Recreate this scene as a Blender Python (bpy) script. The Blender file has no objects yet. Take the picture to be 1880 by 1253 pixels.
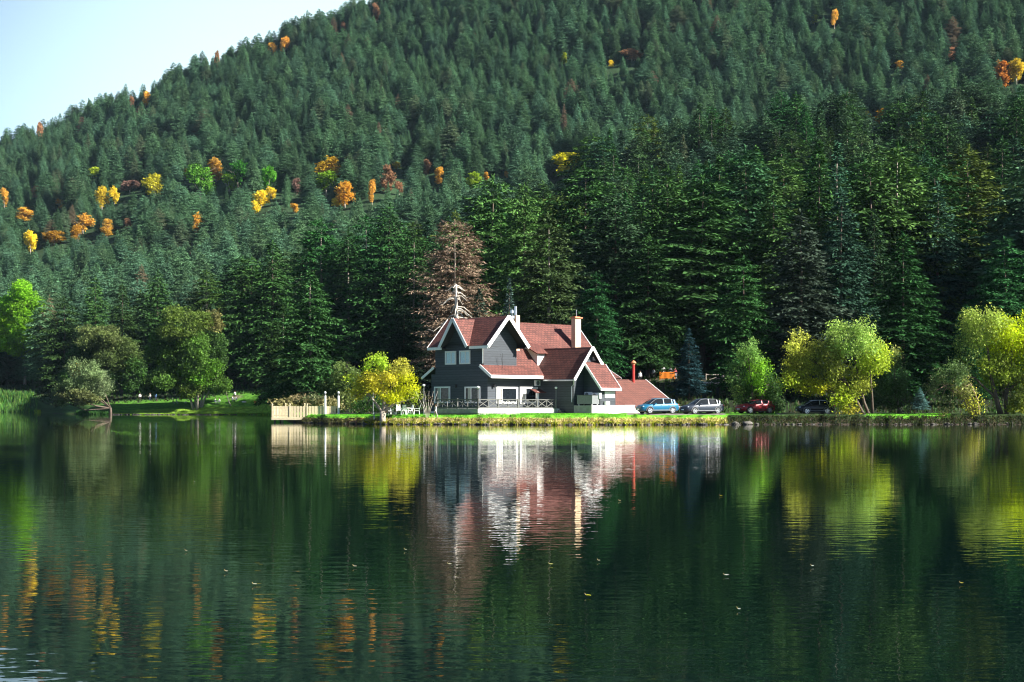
import bpy, math, random
import numpy as np
from mathutils import Vector, Matrix

SC = bpy.context.scene
COL = SC.collection
random.seed(7)
RNG = np.random.default_rng(11)

# ---------------------------------------------------------------- camera
F, HOR, H_CAM = 2880.0, 744.0, 2.0           # focal length and horizon row for a picture 1880 wide; eye height over the lake
cam_data = bpy.data.cameras.new("camera")
cam_data.sensor_width = 36.0
cam_data.lens = 36.0 * F / 1880.0
cam_data.shift_y = (HOR - 626.5) / 1880.0
cam_data.clip_start = 0.3
cam_data.clip_end = 9000
cam = bpy.data.objects.new("camera", cam_data)
COL.objects.link(cam)
cam.location = (0, 0, H_CAM)
cam.rotation_euler = (math.radians(90), 0, 0)
SC.camera = cam

# ---------------------------------------------------------------- light
SUN_AZ, SUN_EL = math.radians(69), math.radians(33)     # azimuth measured from straight behind the camera to the right
sdir = Vector((math.sin(SUN_AZ) * math.cos(SUN_EL), -math.cos(SUN_AZ) * math.cos(SUN_EL), math.sin(SUN_EL)))
world = bpy.data.worlds.new("World")
SC.world = world
world.use_nodes = True
wn = world.node_tree
wn.nodes.clear()
sky = wn.nodes.new("ShaderNodeTexSky")
sky.sky_type = 'NISHITA'
sky.sun_disc = False
sky.sun_elevation = SUN_EL
sky.sun_rotation = math.atan2(sdir.x, sdir.y)
sky.altitude = 1200
sky.air_density = 0.65
sky.dust_density = 0.6
sky.ozone_density = 1.6
bg = wn.nodes.new("ShaderNodeBackground")
bg.inputs[1].default_value = 0.05
wo = wn.nodes.new("ShaderNodeOutputWorld")
# brightness added to the sky where the camera looks; the rest stays dim
wtc = wn.nodes.new("ShaderNodeTexCoord")
dot = wn.nodes.new("ShaderNodeVectorMath"); dot.operation = 'DOT_PRODUCT'; dot.inputs[1].default_value = Vector((-.05, .99, .10)).normalized()
wmr = wn.nodes.new("ShaderNodeMapRange"); wmr.interpolation_type = 'SMOOTHSTEP'
wmr.inputs[1].default_value = .925; wmr.inputs[2].default_value = 1.0; wmr.inputs[3].default_value = 0.0; wmr.inputs[4].default_value = 1.0
wmx = wn.nodes.new("ShaderNodeMix"); wmx.data_type = 'RGBA'; wmx.blend_type = 'ADD'; wmx.inputs[7].default_value = (5.0, 6.4, 5.2, 1)
wn.links.new(wtc.outputs['Generated'], dot.inputs[0]); wn.links.new(dot.outputs['Value'], wmr.inputs[0])
wn.links.new(wmr.outputs[0], wmx.inputs[0]); wn.links.new(sky.outputs[0], wmx.inputs[6])
wn.links.new(wmx.outputs[2], bg.inputs[0])
wn.links.new(bg.outputs[0], wo.inputs[0])

sun_data = bpy.data.lights.new("sun", 'SUN')
sun_data.energy = 5.0
sun_data.angle = math.radians(0.5)
sun_data.color = (1.0, 0.95, 0.86)
sun = bpy.data.objects.new("sun", sun_data)
COL.objects.link(sun)
sun.rotation_euler = sdir.to_track_quat('Z', 'Y').to_euler()

SC.view_settings.view_transform = 'Standard'
SC.view_settings.look = 'None'
SC.view_settings.exposure = 1.65
SC.view_settings.gamma = 1.0
SC.cycles.max_bounces = 6
SC.cycles.diffuse_bounces = 2
SC.cycles.glossy_bounces = 3
SC.cycles.transmission_bounces = 3
SC.cycles.volume_bounces = 0
SC.cycles.transparent_max_bounces = 4
SC.cycles.caustics_reflective = False
SC.cycles.caustics_refractive = False
SC.cycles.sample_clamp_indirect = 4.0
SC.cycles.filter_width = 1.1
SC.cycles.use_denoising = True


# ---------------------------------------------------------------- helpers
def tag(o, label=None, cat=None, group=None, kind=None):
    if label: o['label'] = label
    if cat: o['category'] = cat
    if group: o['group'] = group
    if kind: o['kind'] = kind
    return o


def empty(name, loc, rz=0.0, label=None, cat=None, group=None):
    o = bpy.data.objects.new(name, None)
    COL.objects.link(o)
    o.empty_display_size = 0.3
    o.location = loc
    o.rotation_euler = (0, 0, rz)
    return tag(o, label, cat, group)


def copy_tree(o, parent=None):
    c = o.copy()
    COL.objects.link(c)
    c.parent = parent
    for ch in list(o.children):
        copy_tree(ch, c)
    return c


class MB:
    """collects shapes and links them as one mesh object"""
    def __init__(self):
        self.v, self.f, self.m, self.uv = [], [], [], []
        self.mat = 0
        self.under = 0

    def face(self, pts, uv=None):
        b = len(self.v)
        self.v += [tuple(p) for p in pts]
        self.f.append(tuple(range(b, b + len(pts))))
        self.m.append(self.mat)
        self.uv.append(uv)

    def poly(self, verts, faces):
        b = len(self.v)
        self.v += [tuple(p) for p in verts]
        for f in faces:
            self.f.append(tuple(b + i for i in f))
            self.m.append(self.mat)
            self.uv.append(None)

    def box(self, x0, x1, y0, y1, z0, z1):
        vs = [(x0, y0, z0), (x1, y0, z0), (x1, y1, z0), (x0, y1, z0), (x0, y0, z1), (x1, y0, z1), (x1, y1, z1), (x0, y1, z1)]
        self.poly(vs, [(0, 3, 2, 1), (4, 5, 6, 7), (0, 1, 5, 4), (1, 2, 6, 5), (2, 3, 7, 6), (3, 0, 4, 7)])

    def beam(self, p0, p1, w, h, up=(0, 0, 1)):
        """box from p0 to p1, w across, h along up"""
        p0, p1, up = Vector(p0), Vector(p1), Vector(up)
        d = (p1 - p0).normalized()
        s = d.cross(up)
        if s.length < 1e-5: s = d.cross(Vector((1, 0, 0)))
        s.normalize()
        u = s.cross(d).normalized()
        vs = []
        for p in (p0, p1):
            for a, b in ((-1, -1), (1, -1), (1, 1), (-1, 1)):
                vs.append(p + s * (a * w / 2) + u * (b * h / 2))
        self.poly(vs, [(0, 1, 2, 3), (7, 6, 5, 4), (0, 4, 5, 1), (1, 5, 6, 2), (2, 6, 7, 3), (3, 7, 4, 0)])

    def tube(self, pts, rad, n=8, cap=True):
        pts = [Vector(p) for p in pts]
        if not hasattr(rad, '__len__'): rad = [rad] * len(pts)
        b = len(self.v)
        ref = None
        for i, p in enumerate(pts):
            d = (pts[min(i + 1, len(pts) - 1)] - pts[max(i - 1, 0)]).normalized()
            if ref is None:
                ref = d.cross(Vector((0.31, 0.95, 0.02)))
                if ref.length < .1: ref = d.cross(Vector((1, 0, 0)))
            s = (ref - d * ref.dot(d)).normalized()
            ref = s
            t = d.cross(s)
            for k in range(n):
                a = 2 * math.pi * k / n
                self.v.append(tuple(p + (s * math.cos(a) + t * math.sin(a)) * rad[i]))
        for i in range(len(pts) - 1):
            for k in range(n):
                a, c = b + i * n + k, b + i * n + (k + 1) % n
                self.f.append((a, c, c + n, a + n)); self.m.append(self.mat); self.uv.append(None)
        if cap:
            e = b + (len(pts) - 1) * n
            self.f.append(tuple(b + k for k in range(n))[::-1]); self.m.append(self.mat); self.uv.append(None)
            self.f.append(tuple(e + k for k in range(n))); self.m.append(self.mat); self.uv.append(None)

    def lathe(self, c, prof, n=12):
        """prof: list of (r, z) round the vertical through c"""
        self.tube([(c[0], c[1], c[2] + z) for r, z in prof], [max(r, .001) for r, z in prof], n)

    def ball(self, c, r, n=10, sx=1, sy=1, sz=1):
        b = len(self.v)
        rings = max(4, n // 2 + 1)
        for i in range(rings + 1):
            th = math.pi * i / rings
            for k in range(n):
                ph = 2 * math.pi * k / n
                self.v.append((c[0] + r * sx * math.sin(th) * math.cos(ph), c[1] + r * sy * math.sin(th) * math.sin(ph), c[2] + r * sz * math.cos(th)))
        for i in range(rings):
            for k in range(n):
                a, d = b + i * n + k, b + i * n + (k + 1) % n
                self.f.append((a, a + n, d + n, d)); self.m.append(self.mat); self.uv.append(None)

    def slab(self, quad, th=0.12):
        """roof slab: quad = eave0, eave1, top1, top0 (top surface); uv follows eave and slope"""
        q = [Vector(p) for p in quad]
        n = (q[1] - q[0]).cross(q[-1] - q[0]).normalized()
        if n.z < 0: n = -n
        e = (q[1] - q[0]).normalized()
        s = n.cross(e)
        uv = [((p - q[0]).dot(e), (p - q[0]).dot(s)) for p in q]
        self.face(q, uv)
        lo = [p - n * th for p in q]
        m0 = self.mat
        self.mat = self.under
        self.face(lo[::-1])
        self.mat = m0
        k = len(q)
        for i in range(k):
            j = (i + 1) % k
            self.face([q[i], lo[i], lo[j], q[j]])

    def build(self, name, mats, parent=None, smooth=False):
        me = bpy.data.meshes.new(name)
        me.from_pydata(self.v, [], self.f)
        if not isinstance(mats, (list, tuple)): mats = [mats]
        for m in mats: me.materials.append(m)
        me.polygons.foreach_set('material_index', self.m)
        if any(u is not None for u in self.uv):
            ul = me.uv_layers.new(name='uv')
            i = 0
            for f, u in zip(self.f, self.uv):
                for k in range(len(f)):
                    if u is not None: ul.data[i].uv = u[k]
                    i += 1
        if smooth: me.polygons.foreach_set('use_smooth', [True] * len(self.f))
        me.update()
        o = bpy.data.objects.new(name, me)
        COL.objects.link(o)
        o.parent = parent
        return o


def np_mesh(name, verts, faces, mats, mat_idx=None, col=None, smooth=False):
    """faces: (n,k) array; col: (nfaces,3) leaf colour"""
    me = bpy.data.meshes.new(name)
    nf, k = faces.shape
    me.vertices.add(len(verts)); me.vertices.foreach_set('co', verts.astype(np.float32).ravel())
    me.loops.add(nf * k); me.loops.foreach_set('vertex_index', faces.astype(np.int32).ravel())
    me.polygons.add(nf)
    me.polygons.foreach_set('loop_start', np.arange(0, nf * k, k, dtype=np.int32))
    me.polygons.foreach_set('loop_total', np.full(nf, k, dtype=np.int32))
    for m in (mats if isinstance(mats, (list, tuple)) else [mats]): me.materials.append(m)
    if mat_idx is not None: me.polygons.foreach_set('material_index', mat_idx.astype(np.int32))
    me.polygons.foreach_set('use_smooth', np.full(nf, smooth, dtype=bool))
    if col is not None:
        a = me.attributes.new('leafcol', 'FLOAT_COLOR', 'FACE')
        c4 = np.ones((nf, 4), np.float32); c4[:, :3] = col
        a.data.foreach_set('color', c4.ravel())
    me.update(calc_edges=True)
    me.validate()
    return me


def obj(name, me, parent=None, loc=(0, 0, 0)):
    o = bpy.data.objects.new(name, me)
    COL.objects.link(o)
    o.parent = parent
    o.location = loc
    return o


# ---------------------------------------------------------------- materials
def new_mat(name):
    m = bpy.data.materials.new(name)
    m.use_nodes = True
    nt = m.node_tree
    return m, nt, nt.nodes['Principled BSDF']


def N(nt, typ, **kw):
    n = nt.nodes.new(typ)
    for k, v in kw.items():
        if k.startswith('i_'): n.inputs[int(k[2:])].default_value = v
        else: setattr(n, k, v)
    return n


def mat(name, c, rough=0.6, var=0.12, scale=6.0, bump=0.0, metal=0.0, coat=0.0, spec=0.5):
    """plain painted or natural surface with a gentle noise variation"""
    m, nt, p = new_mat(name)
    L = nt.links
    tc = N(nt, 'ShaderNodeTexCoord')
    no = N(nt, 'ShaderNodeTexNoise'); no.inputs['Scale'].default_value = scale; no.inputs['Detail'].default_value = 5
    L.new(tc.outputs['Object'], no.inputs['Vector'])
    mr = N(nt, 'ShaderNodeMapRange'); mr.inputs[1].default_value = .3; mr.inputs[2].default_value = .7
    mr.inputs[3].default_value = 1 - var; mr.inputs[4].default_value = 1 + var
    L.new(no.outputs[0], mr.inputs[0])
    mx = N(nt, 'ShaderNodeVectorMath', operation='SCALE'); mx.inputs[0].default_value = c[:3]
    L.new(mr.outputs[0], mx.inputs['Scale'])
    L.new(mx.outputs[0], p.inputs['Base Color'])
    p.inputs['Roughness'].default_value = rough
    p.inputs['Metallic'].default_value = metal
    p.inputs['Coat Weight'].default_value = coat
    p.inputs['Specular IOR Level'].default_value = spec
    if bump:
        b = N(nt, 'ShaderNodeBump'); b.inputs['Strength'].default_value = bump; b.inputs['Distance'].default_value = .05
        L.new(no.outputs[0], b.inputs['Height']); L.new(b.outputs[0], p.inputs['Normal'])
    return m


def foliage_mat(name, trans=0.25, spread=0.35, rough=0.75, hue=0.02, spec=0.2):
    m, nt, p = new_mat(name)
    L = nt.links
    at = N(nt, 'ShaderNodeAttribute', attribute_name='leafcol')
    oi = N(nt, 'ShaderNodeObjectInfo')
    ge = N(nt, 'ShaderNodeNewGeometry')
    m1 = N(nt, 'ShaderNodeVectorMath', operation='MULTIPLY')
    L.new(at.outputs['Color'], m1.inputs[0]); L.new(oi.outputs['Color'], m1.inputs[1])
    tc = N(nt, 'ShaderNodeTexCoord')
    no = N(nt, 'ShaderNodeTexNoise'); no.inputs['Scale'].default_value = .55; no.inputs['Detail'].default_value = 2
    L.new(tc.outputs['Object'], no.inputs['Vector'])
    # brightness: leaf by leaf and branch by branch
    mr = N(nt, 'ShaderNodeMapRange'); mr.inputs[3].default_value = 1 - spread; mr.inputs[4].default_value = 1 + spread
    L.new(ge.outputs['Random Per Island'], mr.inputs[0])
    mr2 = N(nt, 'ShaderNodeMapRange'); mr2.inputs[1].default_value = .3; mr2.inputs[2].default_value = .7
    mr2.inputs[3].default_value = .72; mr2.inputs[4].default_value = 1.28
    L.new(no.outputs[0], mr2.inputs[0])
    mu = N(nt, 'ShaderNodeMath', operation='MULTIPLY'); L.new(mr.outputs[0], mu.inputs[0]); L.new(mr2.outputs[0], mu.inputs[1])
    mr3 = N(nt, 'ShaderNodeMapRange'); mr3.inputs[3].default_value = .7; mr3.inputs[4].default_value = 1.3
    L.new(oi.outputs['Random'], mr3.inputs[0])
    mu2 = N(nt, 'ShaderNodeMath', operation='MULTIPLY'); L.new(mu.outputs[0], mu2.inputs[0]); L.new(mr3.outputs[0], mu2.inputs[1])
    sc = N(nt, 'ShaderNodeVectorMath', operation='SCALE'); L.new(m1.outputs[0], sc.inputs[0]); L.new(mu2.outputs[0], sc.inputs['Scale'])
    # hue drifts from tree to tree
    hs = N(nt, 'ShaderNodeHueSaturation')
    dry = N(nt, 'ShaderNodeAttribute', attribute_name='dry', attribute_type='INSTANCER')
    dmx = N(nt, 'ShaderNodeMix', data_type='RGBA'); dmx.inputs[7].default_value = (.20, .13, .09, 1)
    L.new(dry.outputs['Fac'], dmx.inputs[0])
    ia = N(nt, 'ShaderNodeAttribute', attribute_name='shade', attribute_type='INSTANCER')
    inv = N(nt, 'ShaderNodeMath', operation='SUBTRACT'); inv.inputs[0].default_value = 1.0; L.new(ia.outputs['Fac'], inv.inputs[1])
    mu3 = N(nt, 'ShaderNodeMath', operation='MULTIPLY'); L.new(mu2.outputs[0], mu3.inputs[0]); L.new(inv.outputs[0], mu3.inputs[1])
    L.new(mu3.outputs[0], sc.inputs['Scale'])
    fr = N(nt, 'ShaderNodeMath', operation='MULTIPLY'); fr.inputs[1].default_value = 7.31; L.new(oi.outputs['Random'], fr.inputs[0])
    fr2 = N(nt, 'ShaderNodeMath', operation='FRACT'); L.new(fr.outputs[0], fr2.inputs[0])
    mh = N(nt, 'ShaderNodeMapRange'); mh.inputs[3].default_value = .5 - hue; mh.inputs[4].default_value = .5 + hue
    L.new(fr2.outputs[0], mh.inputs[0]); L.new(mh.outputs[0], hs.inputs['Hue'])
    L.new(sc.outputs[0], dmx.inputs[6]); L.new(dmx.outputs[2], hs.inputs['Color'])
    L.new(hs.outputs[0], p.inputs['Base Color'])
    p.inputs['Roughness'].default_value = rough
    p.inputs['Specular IOR Level'].default_value = spec
    tr = N(nt, 'ShaderNodeBsdfTranslucent'); L.new(hs.outputs[0], tr.inputs['Color'])
    mix = N(nt, 'ShaderNodeMixShader'); mix.inputs[0].default_value = trans
    out = [n for n in nt.nodes if n.type == 'OUTPUT_MATERIAL'][0]
    L.new(p.outputs[0], mix.inputs[1]); L.new(tr.outputs[0], mix.inputs[2]); L.new(mix.outputs[0], out.inputs[0])
    return m


def siding_mat(name, c, pitch=0.27):
    m, nt, p = new_mat(name)
    L = nt.links
    tc = N(nt, 'ShaderNodeTexCoord'); sx = N(nt, 'ShaderNodeSeparateXYZ'); L.new(tc.outputs['Object'], sx.inputs[0])
    dv = N(nt, 'ShaderNodeMath', operation='DIVIDE'); dv.inputs[1].default_value = pitch; L.new(sx.outputs[2], dv.inputs[0])
    fr = N(nt, 'ShaderNodeMath', operation='FRACT'); L.new(dv.outputs[0], fr.inputs[0])
    fl = N(nt, 'ShaderNodeMath', operation='FLOOR'); L.new(dv.outputs[0], fl.inputs[0])
    ramp = N(nt, 'ShaderNodeValToRGB'); ramp.color_ramp.elements[0].position = .0; ramp.color_ramp.elements[0].color = (.25, .25, .25, 1)
    ramp.color_ramp.elements[1].position = .22; ramp.color_ramp.elements[1].color = (1, 1, 1, 1)
    L.new(fr.outputs[0], ramp.inputs[0])
    wn_ = N(nt, 'ShaderNodeTexWhiteNoise', noise_dimensions='1D'); L.new(fl.outputs[0], wn_.inputs['W'])
    mr = N(nt, 'ShaderNodeMapRange'); mr.inputs[3].default_value = .82; mr.inputs[4].default_value = 1.15; L.new(wn_.outputs[0], mr.inputs[0])
    mp = N(nt, 'ShaderNodeMapping'); mp.inputs['Scale'].default_value = (1.2, 1.2, 14); L.new(tc.outputs['Object'], mp.inputs[0])
    no = N(nt, 'ShaderNodeTexNoise'); no.inputs['Scale'].default_value = 1.5; no.inputs['Detail'].default_value = 6; L.new(mp.outputs[0], no.inputs[0])
    mr2 = N(nt, 'ShaderNodeMapRange'); mr2.inputs[1].default_value = .3; mr2.inputs[2].default_value = .7; mr2.inputs[3].default_value = .75; mr2.inputs[4].default_value = 1.25
    L.new(no.outputs[0], mr2.inputs[0])
    a = N(nt, 'ShaderNodeMath', operation='MULTIPLY'); L.new(mr.outputs[0], a.inputs[0]); L.new(mr2.outputs[0], a.inputs[1])
    b = N(nt, 'ShaderNodeVectorMath', operation='SCALE'); b.inputs[0].default_value = c; L.new(a.outputs[0], b.inputs['Scale'])
    d = N(nt, 'ShaderNodeVectorMath', operation='MULTIPLY'); L.new(b.outputs[0], d.inputs[0]); L.new(ramp.outputs[0], d.inputs[1])
    L.new(d.outputs[0], p.inputs['Base Color'])
    bu = N(nt, 'ShaderNodeBump'); bu.inputs['Strength'].default_value = .15; bu.inputs['Distance'].default_value = .01
    L.new(fr.outputs[0], bu.inputs['Height']); L.new(bu.outputs[0], p.inputs['Normal'])
    p.inputs['Roughness'].default_value = .7
    return m


def tile_mat(name, c1, c2, w=.5, h=.33, metal_look=False):
    """shingles laid out on the roof uv (metres along the eave, metres up the slope)"""
    m, nt, p = new_mat(name)
    L = nt.links
    uv = N(nt, 'ShaderNodeUVMap', uv_map='uv')
    br = N(nt, 'ShaderNodeTexBrick'); br.offset = .5
    br.inputs['Color1'].default_value = (*c1, 1); br.inputs['Color2'].default_value = (*c2, 1)
    br.inputs['Mortar'].default_value = (c1[0] * .28, c1[1] * .25, c1[2] * .25, 1)
    br.inputs['Scale'].default_value = 1.0; br.inputs['Mortar Size'].default_value = .035; br.inputs['Mortar Smooth'].default_value = .4
    br.inputs['Brick Width'].default_value = w; br.inputs['Row Height'].default_value = h
    L.new(uv.outputs[0], br.inputs['Vector'])
    tc = N(nt, 'ShaderNodeTexCoord')
    no = N(nt, 'ShaderNodeTexNoise'); no.inputs['Scale'].default_value = 1.1; no.inputs['Detail'].default_value = 6; L.new(tc.outputs['Object'], no.inputs['Vector'])
    mr = N(nt, 'ShaderNodeMapRange'); mr.inputs[1].default_value = .3; mr.inputs[2].default_value = .7; mr.inputs[3].default_value = .78; mr.inputs[4].default_value = 1.2
    L.new(no.outputs[0], mr.inputs[0])
    s = N(nt, 'ShaderNodeVectorMath', operation='SCALE'); L.new(br.outputs['Color'], s.inputs[0]); L.new(mr.outputs[0], s.inputs['Scale'])
    L.new(s.outputs[0], p.inputs['Base Color'])
    bu = N(nt, 'ShaderNodeBump'); bu.inputs['Strength'].default_value = .7; bu.inputs['Distance'].default_value = -.03
    L.new(br.outputs['Fac'], bu.inputs['Height']); L.new(bu.outputs[0], p.inputs['Normal'])
    p.inputs['Roughness'].default_value = .8
    return m


M = {}
M['white'] = mat('white_paint', (.8, .8, .78), .5, .05)
M['white_wall'] = mat('whitewashed_stone', (.74, .72, .68), .8, .12, 3, .4)
M['siding'] = siding_mat('charcoal_siding', (.041, .050, .062))
M['siding_shaded'] = siding_mat('shaded_siding', (.03, .042, .06))  # same paint with shade put into the colour, unused
M['tiles'] = tile_mat('red_brown_shingles', (.155, .049, .036), (.096, .029, .022))
M['metal_tiles'] = tile_mat('terracotta_metal_tiles', (.165, .060, .043), (.13, .046, .033), .28, .4)
M['soffit'] = mat('dark_soffit', (.03, .03, .035), .8)
M['glass'] = mat('window_glass', (.010, .014, .018), .08, .2, 1, spec=.35)
M['curtain'] = mat('curtain', (.45, .44, .38), .9)
M['blind'] = mat('pale_blind', (.62, .76, .86), .8)
M['car_glass'] = mat('car_glass', (.012, .016, .02), .02, .1, 1, spec=.25)
M['brick'] = mat('buff_render', (.62, .48, .30), .85, .12, 5, .3)
M['terracotta'] = mat('terracotta', (.55, .22, .10), .7)
M['steel'] = mat('galvanised_steel', (.55, .58, .6), .3, .08, metal=.8)
M['greypaint'] = mat('grey_paint', (.16, .17, .18), .6)
M['rail'] = mat('weathered_rail', (.10, .10, .095), .75, .2)
M['shaded_concrete'] = mat('shaded_concrete', (.30, .30, .28), .85, .2, 2, .3)  # grey darkened to stand for shade on left-facing faces
M['bark'] = mat('bark', (.10, .075, .055), .9, .35, 5, .6)
M['bark_pale'] = mat('pale_bark', (.36, .31, .25), .9, .3, 4, .6)
M['deadwood'] = mat('dead_wood', (.55, .50, .42), .8, .25, 3, .3)
M['timber'] = mat('new_timber', (.58, .50, .32), .7, .15, 6)
M['brown'] = mat('varnished_wood', (.28, .11, .045), .5, .2)
M['darkwood'] = mat('dark_wood', (.05, .04, .035), .7, .2)
M['plastic'] = mat('white_plastic', (.85, .85, .85), .35, .02)
M['red'] = mat('red_paint', (.5, .04, .03), .4)
M['orange'] = mat('orange_paint', (.8, .24, .02), .5, .05)
M['black'] = mat('black_plastic', (.012, .012, .014), .5)
M['skin'] = mat('skin', (.45, .28, .20), .6, .04)
M['needles'] = foliage_mat('needles', .10, .45, .85, .03, .1)
M['leaves'] = foliage_mat('leaves', .42, .38, .6, .006, .25)
M['twigs'] = mat('twigs', (.22, .16, .10), .9, .3)

# ---------------------------------------------------------------- terrain
# shoreline distance for each column u of the fan (u = picture column of a point, at any distance)
_SU = [-700, 0, 60, 115, 165, 250, 480, 512, 530, 545, 600, 700, 900, 1150, 1300, 1500, 1880, 2500]
_SY = [450, 432, 425, 352, 328, 323, 316, 300, 205, 176, 168, 162, 157, 157, 159, 160, 160, 165]
def shore(u):
    u = np.asarray(u, float)
    return np.interp(u, _SU, _SY) + .45 * np.sin(u * .11) + .55 * np.sin(u * .047 + 1) + .22 * np.sin(u * .31) + .5 * np.sin(u * .021 + 2) + .12 * np.sin(u * .83)

_RY = np.array([150, 185, 230, 300, 400, 520, 650, 800, 1000, 1250, 1500, 2400.])
# heights given as the picture row where the bare ground would show at that distance
_RU = np.array([-700, 0, 300, 600, 900, 1200, 1500, 1880, 2500.])
_RP = np.array([
    [None, None, None, None, None, 700, 640, 560, 500, 440, 520, 640],
    [None, None, None, None, None, 700, 600, 505, 400, 292, 400, 640],
    [None, None, None, None, 716, 630, 535, 425, 300, 172, 300, 600],
    [None, None, 749, 735, 665, 570, 480, 365, 215, 62, 160, 560],
    [None, 755, 741, 700, 610, 515, 425, 330, 150, -62, 40, 500],
    [None, 756, 697, 625, 505, 392, 372, 290, 90, -150, -100, 450],
    [None, 756, 697, 610, 455, 335, 325, 240, 40, -230, -200, 400],
    [None, 756, 697, 600, 430, 290, 250, 130, -60, -300, -300, 300],
    [None, 756, 697, 600, 430, 290, 200, 50, -160, -400, -400, 200]], dtype=object)
G0 = 0.85
_RZ = np.array([[G0 if p is None else H_CAM + (HOR - p) / F * y for p, y in zip(row, _RY)] for row in _RP], float)
# dense smooth lookup
_gu = np.arange(-700, 2501, 20.); _gy = np.concatenate([np.arange(150, 420, 4.), np.arange(420, 1300, 12.), np.arange(1300, 2401, 50.)])
_tmp = np.array([np.interp(_gy, _RY, r) for r in _RZ])
_GZ = np.array([np.interp(_gu, _RU, _tmp[:, j]) for j in range(len(_gy))]).T
for _ in range(7):
    _GZ[1:-1] = (_GZ[:-2] + 2 * _GZ[1:-1] + _GZ[2:]) / 4
for _ in range(4):
    _GZ[:, 1:-1] = (_GZ[:, :-2] + 2 * _GZ[:, 1:-1] + _GZ[:, 2:]) / 4

def ground_z(u, Y):
    u = np.asarray(u, float); Y = np.asarray(Y, float)
    iu = np.clip(np.interp(u, _gu, np.arange(len(_gu))), 0, len(_gu) - 1.001)
    iy = np.clip(np.interp(Y, _gy, np.arange(len(_gy))), 0, len(_gy) - 1.001)
    a, b = iu.astype(int), iy.astype(int); fa, fb = iu - a, iy - b
    z = (_GZ[a, b] * (1 - fa) + _GZ[a + 1, b] * fa) * (1 - fb) + (_GZ[a, b + 1] * (1 - fa) + _GZ[a + 1, b + 1] * fa) * fb
    t = Y - shore(u)
    k = np.clip(t / np.interp(u, [470, 560], [14, 3.4]), 0, 1); k = k * k * (3 - 2 * k)
    land = z * k + .06 * np.sin(Y * .7 + u * .05) * np.clip(t / 6, 0, 1) * (Y < 420)
    hum = 3.0 * np.sin(Y * .031 + u * .012) * np.sin(u * .021 - Y * .008) * np.clip((Y - 330) / 300, 0, 1)
    return np.where(t > 0, land + hum, np.maximum(t * .35, -2.0))

def at(u, Y, p=None):
    """world point seen in picture column u at distance Y, on the ground or on picture row p"""
    x = (u - 940) / F * Y
    z = float(ground_z(u, Y)) if p is None else H_CAM + (HOR - p) / F * Y
    return Vector((x, Y, z))

def gz_xy(x, y):
    return ground_z(940 + F * np.asarray(x) / np.asarray(y), y)

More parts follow.
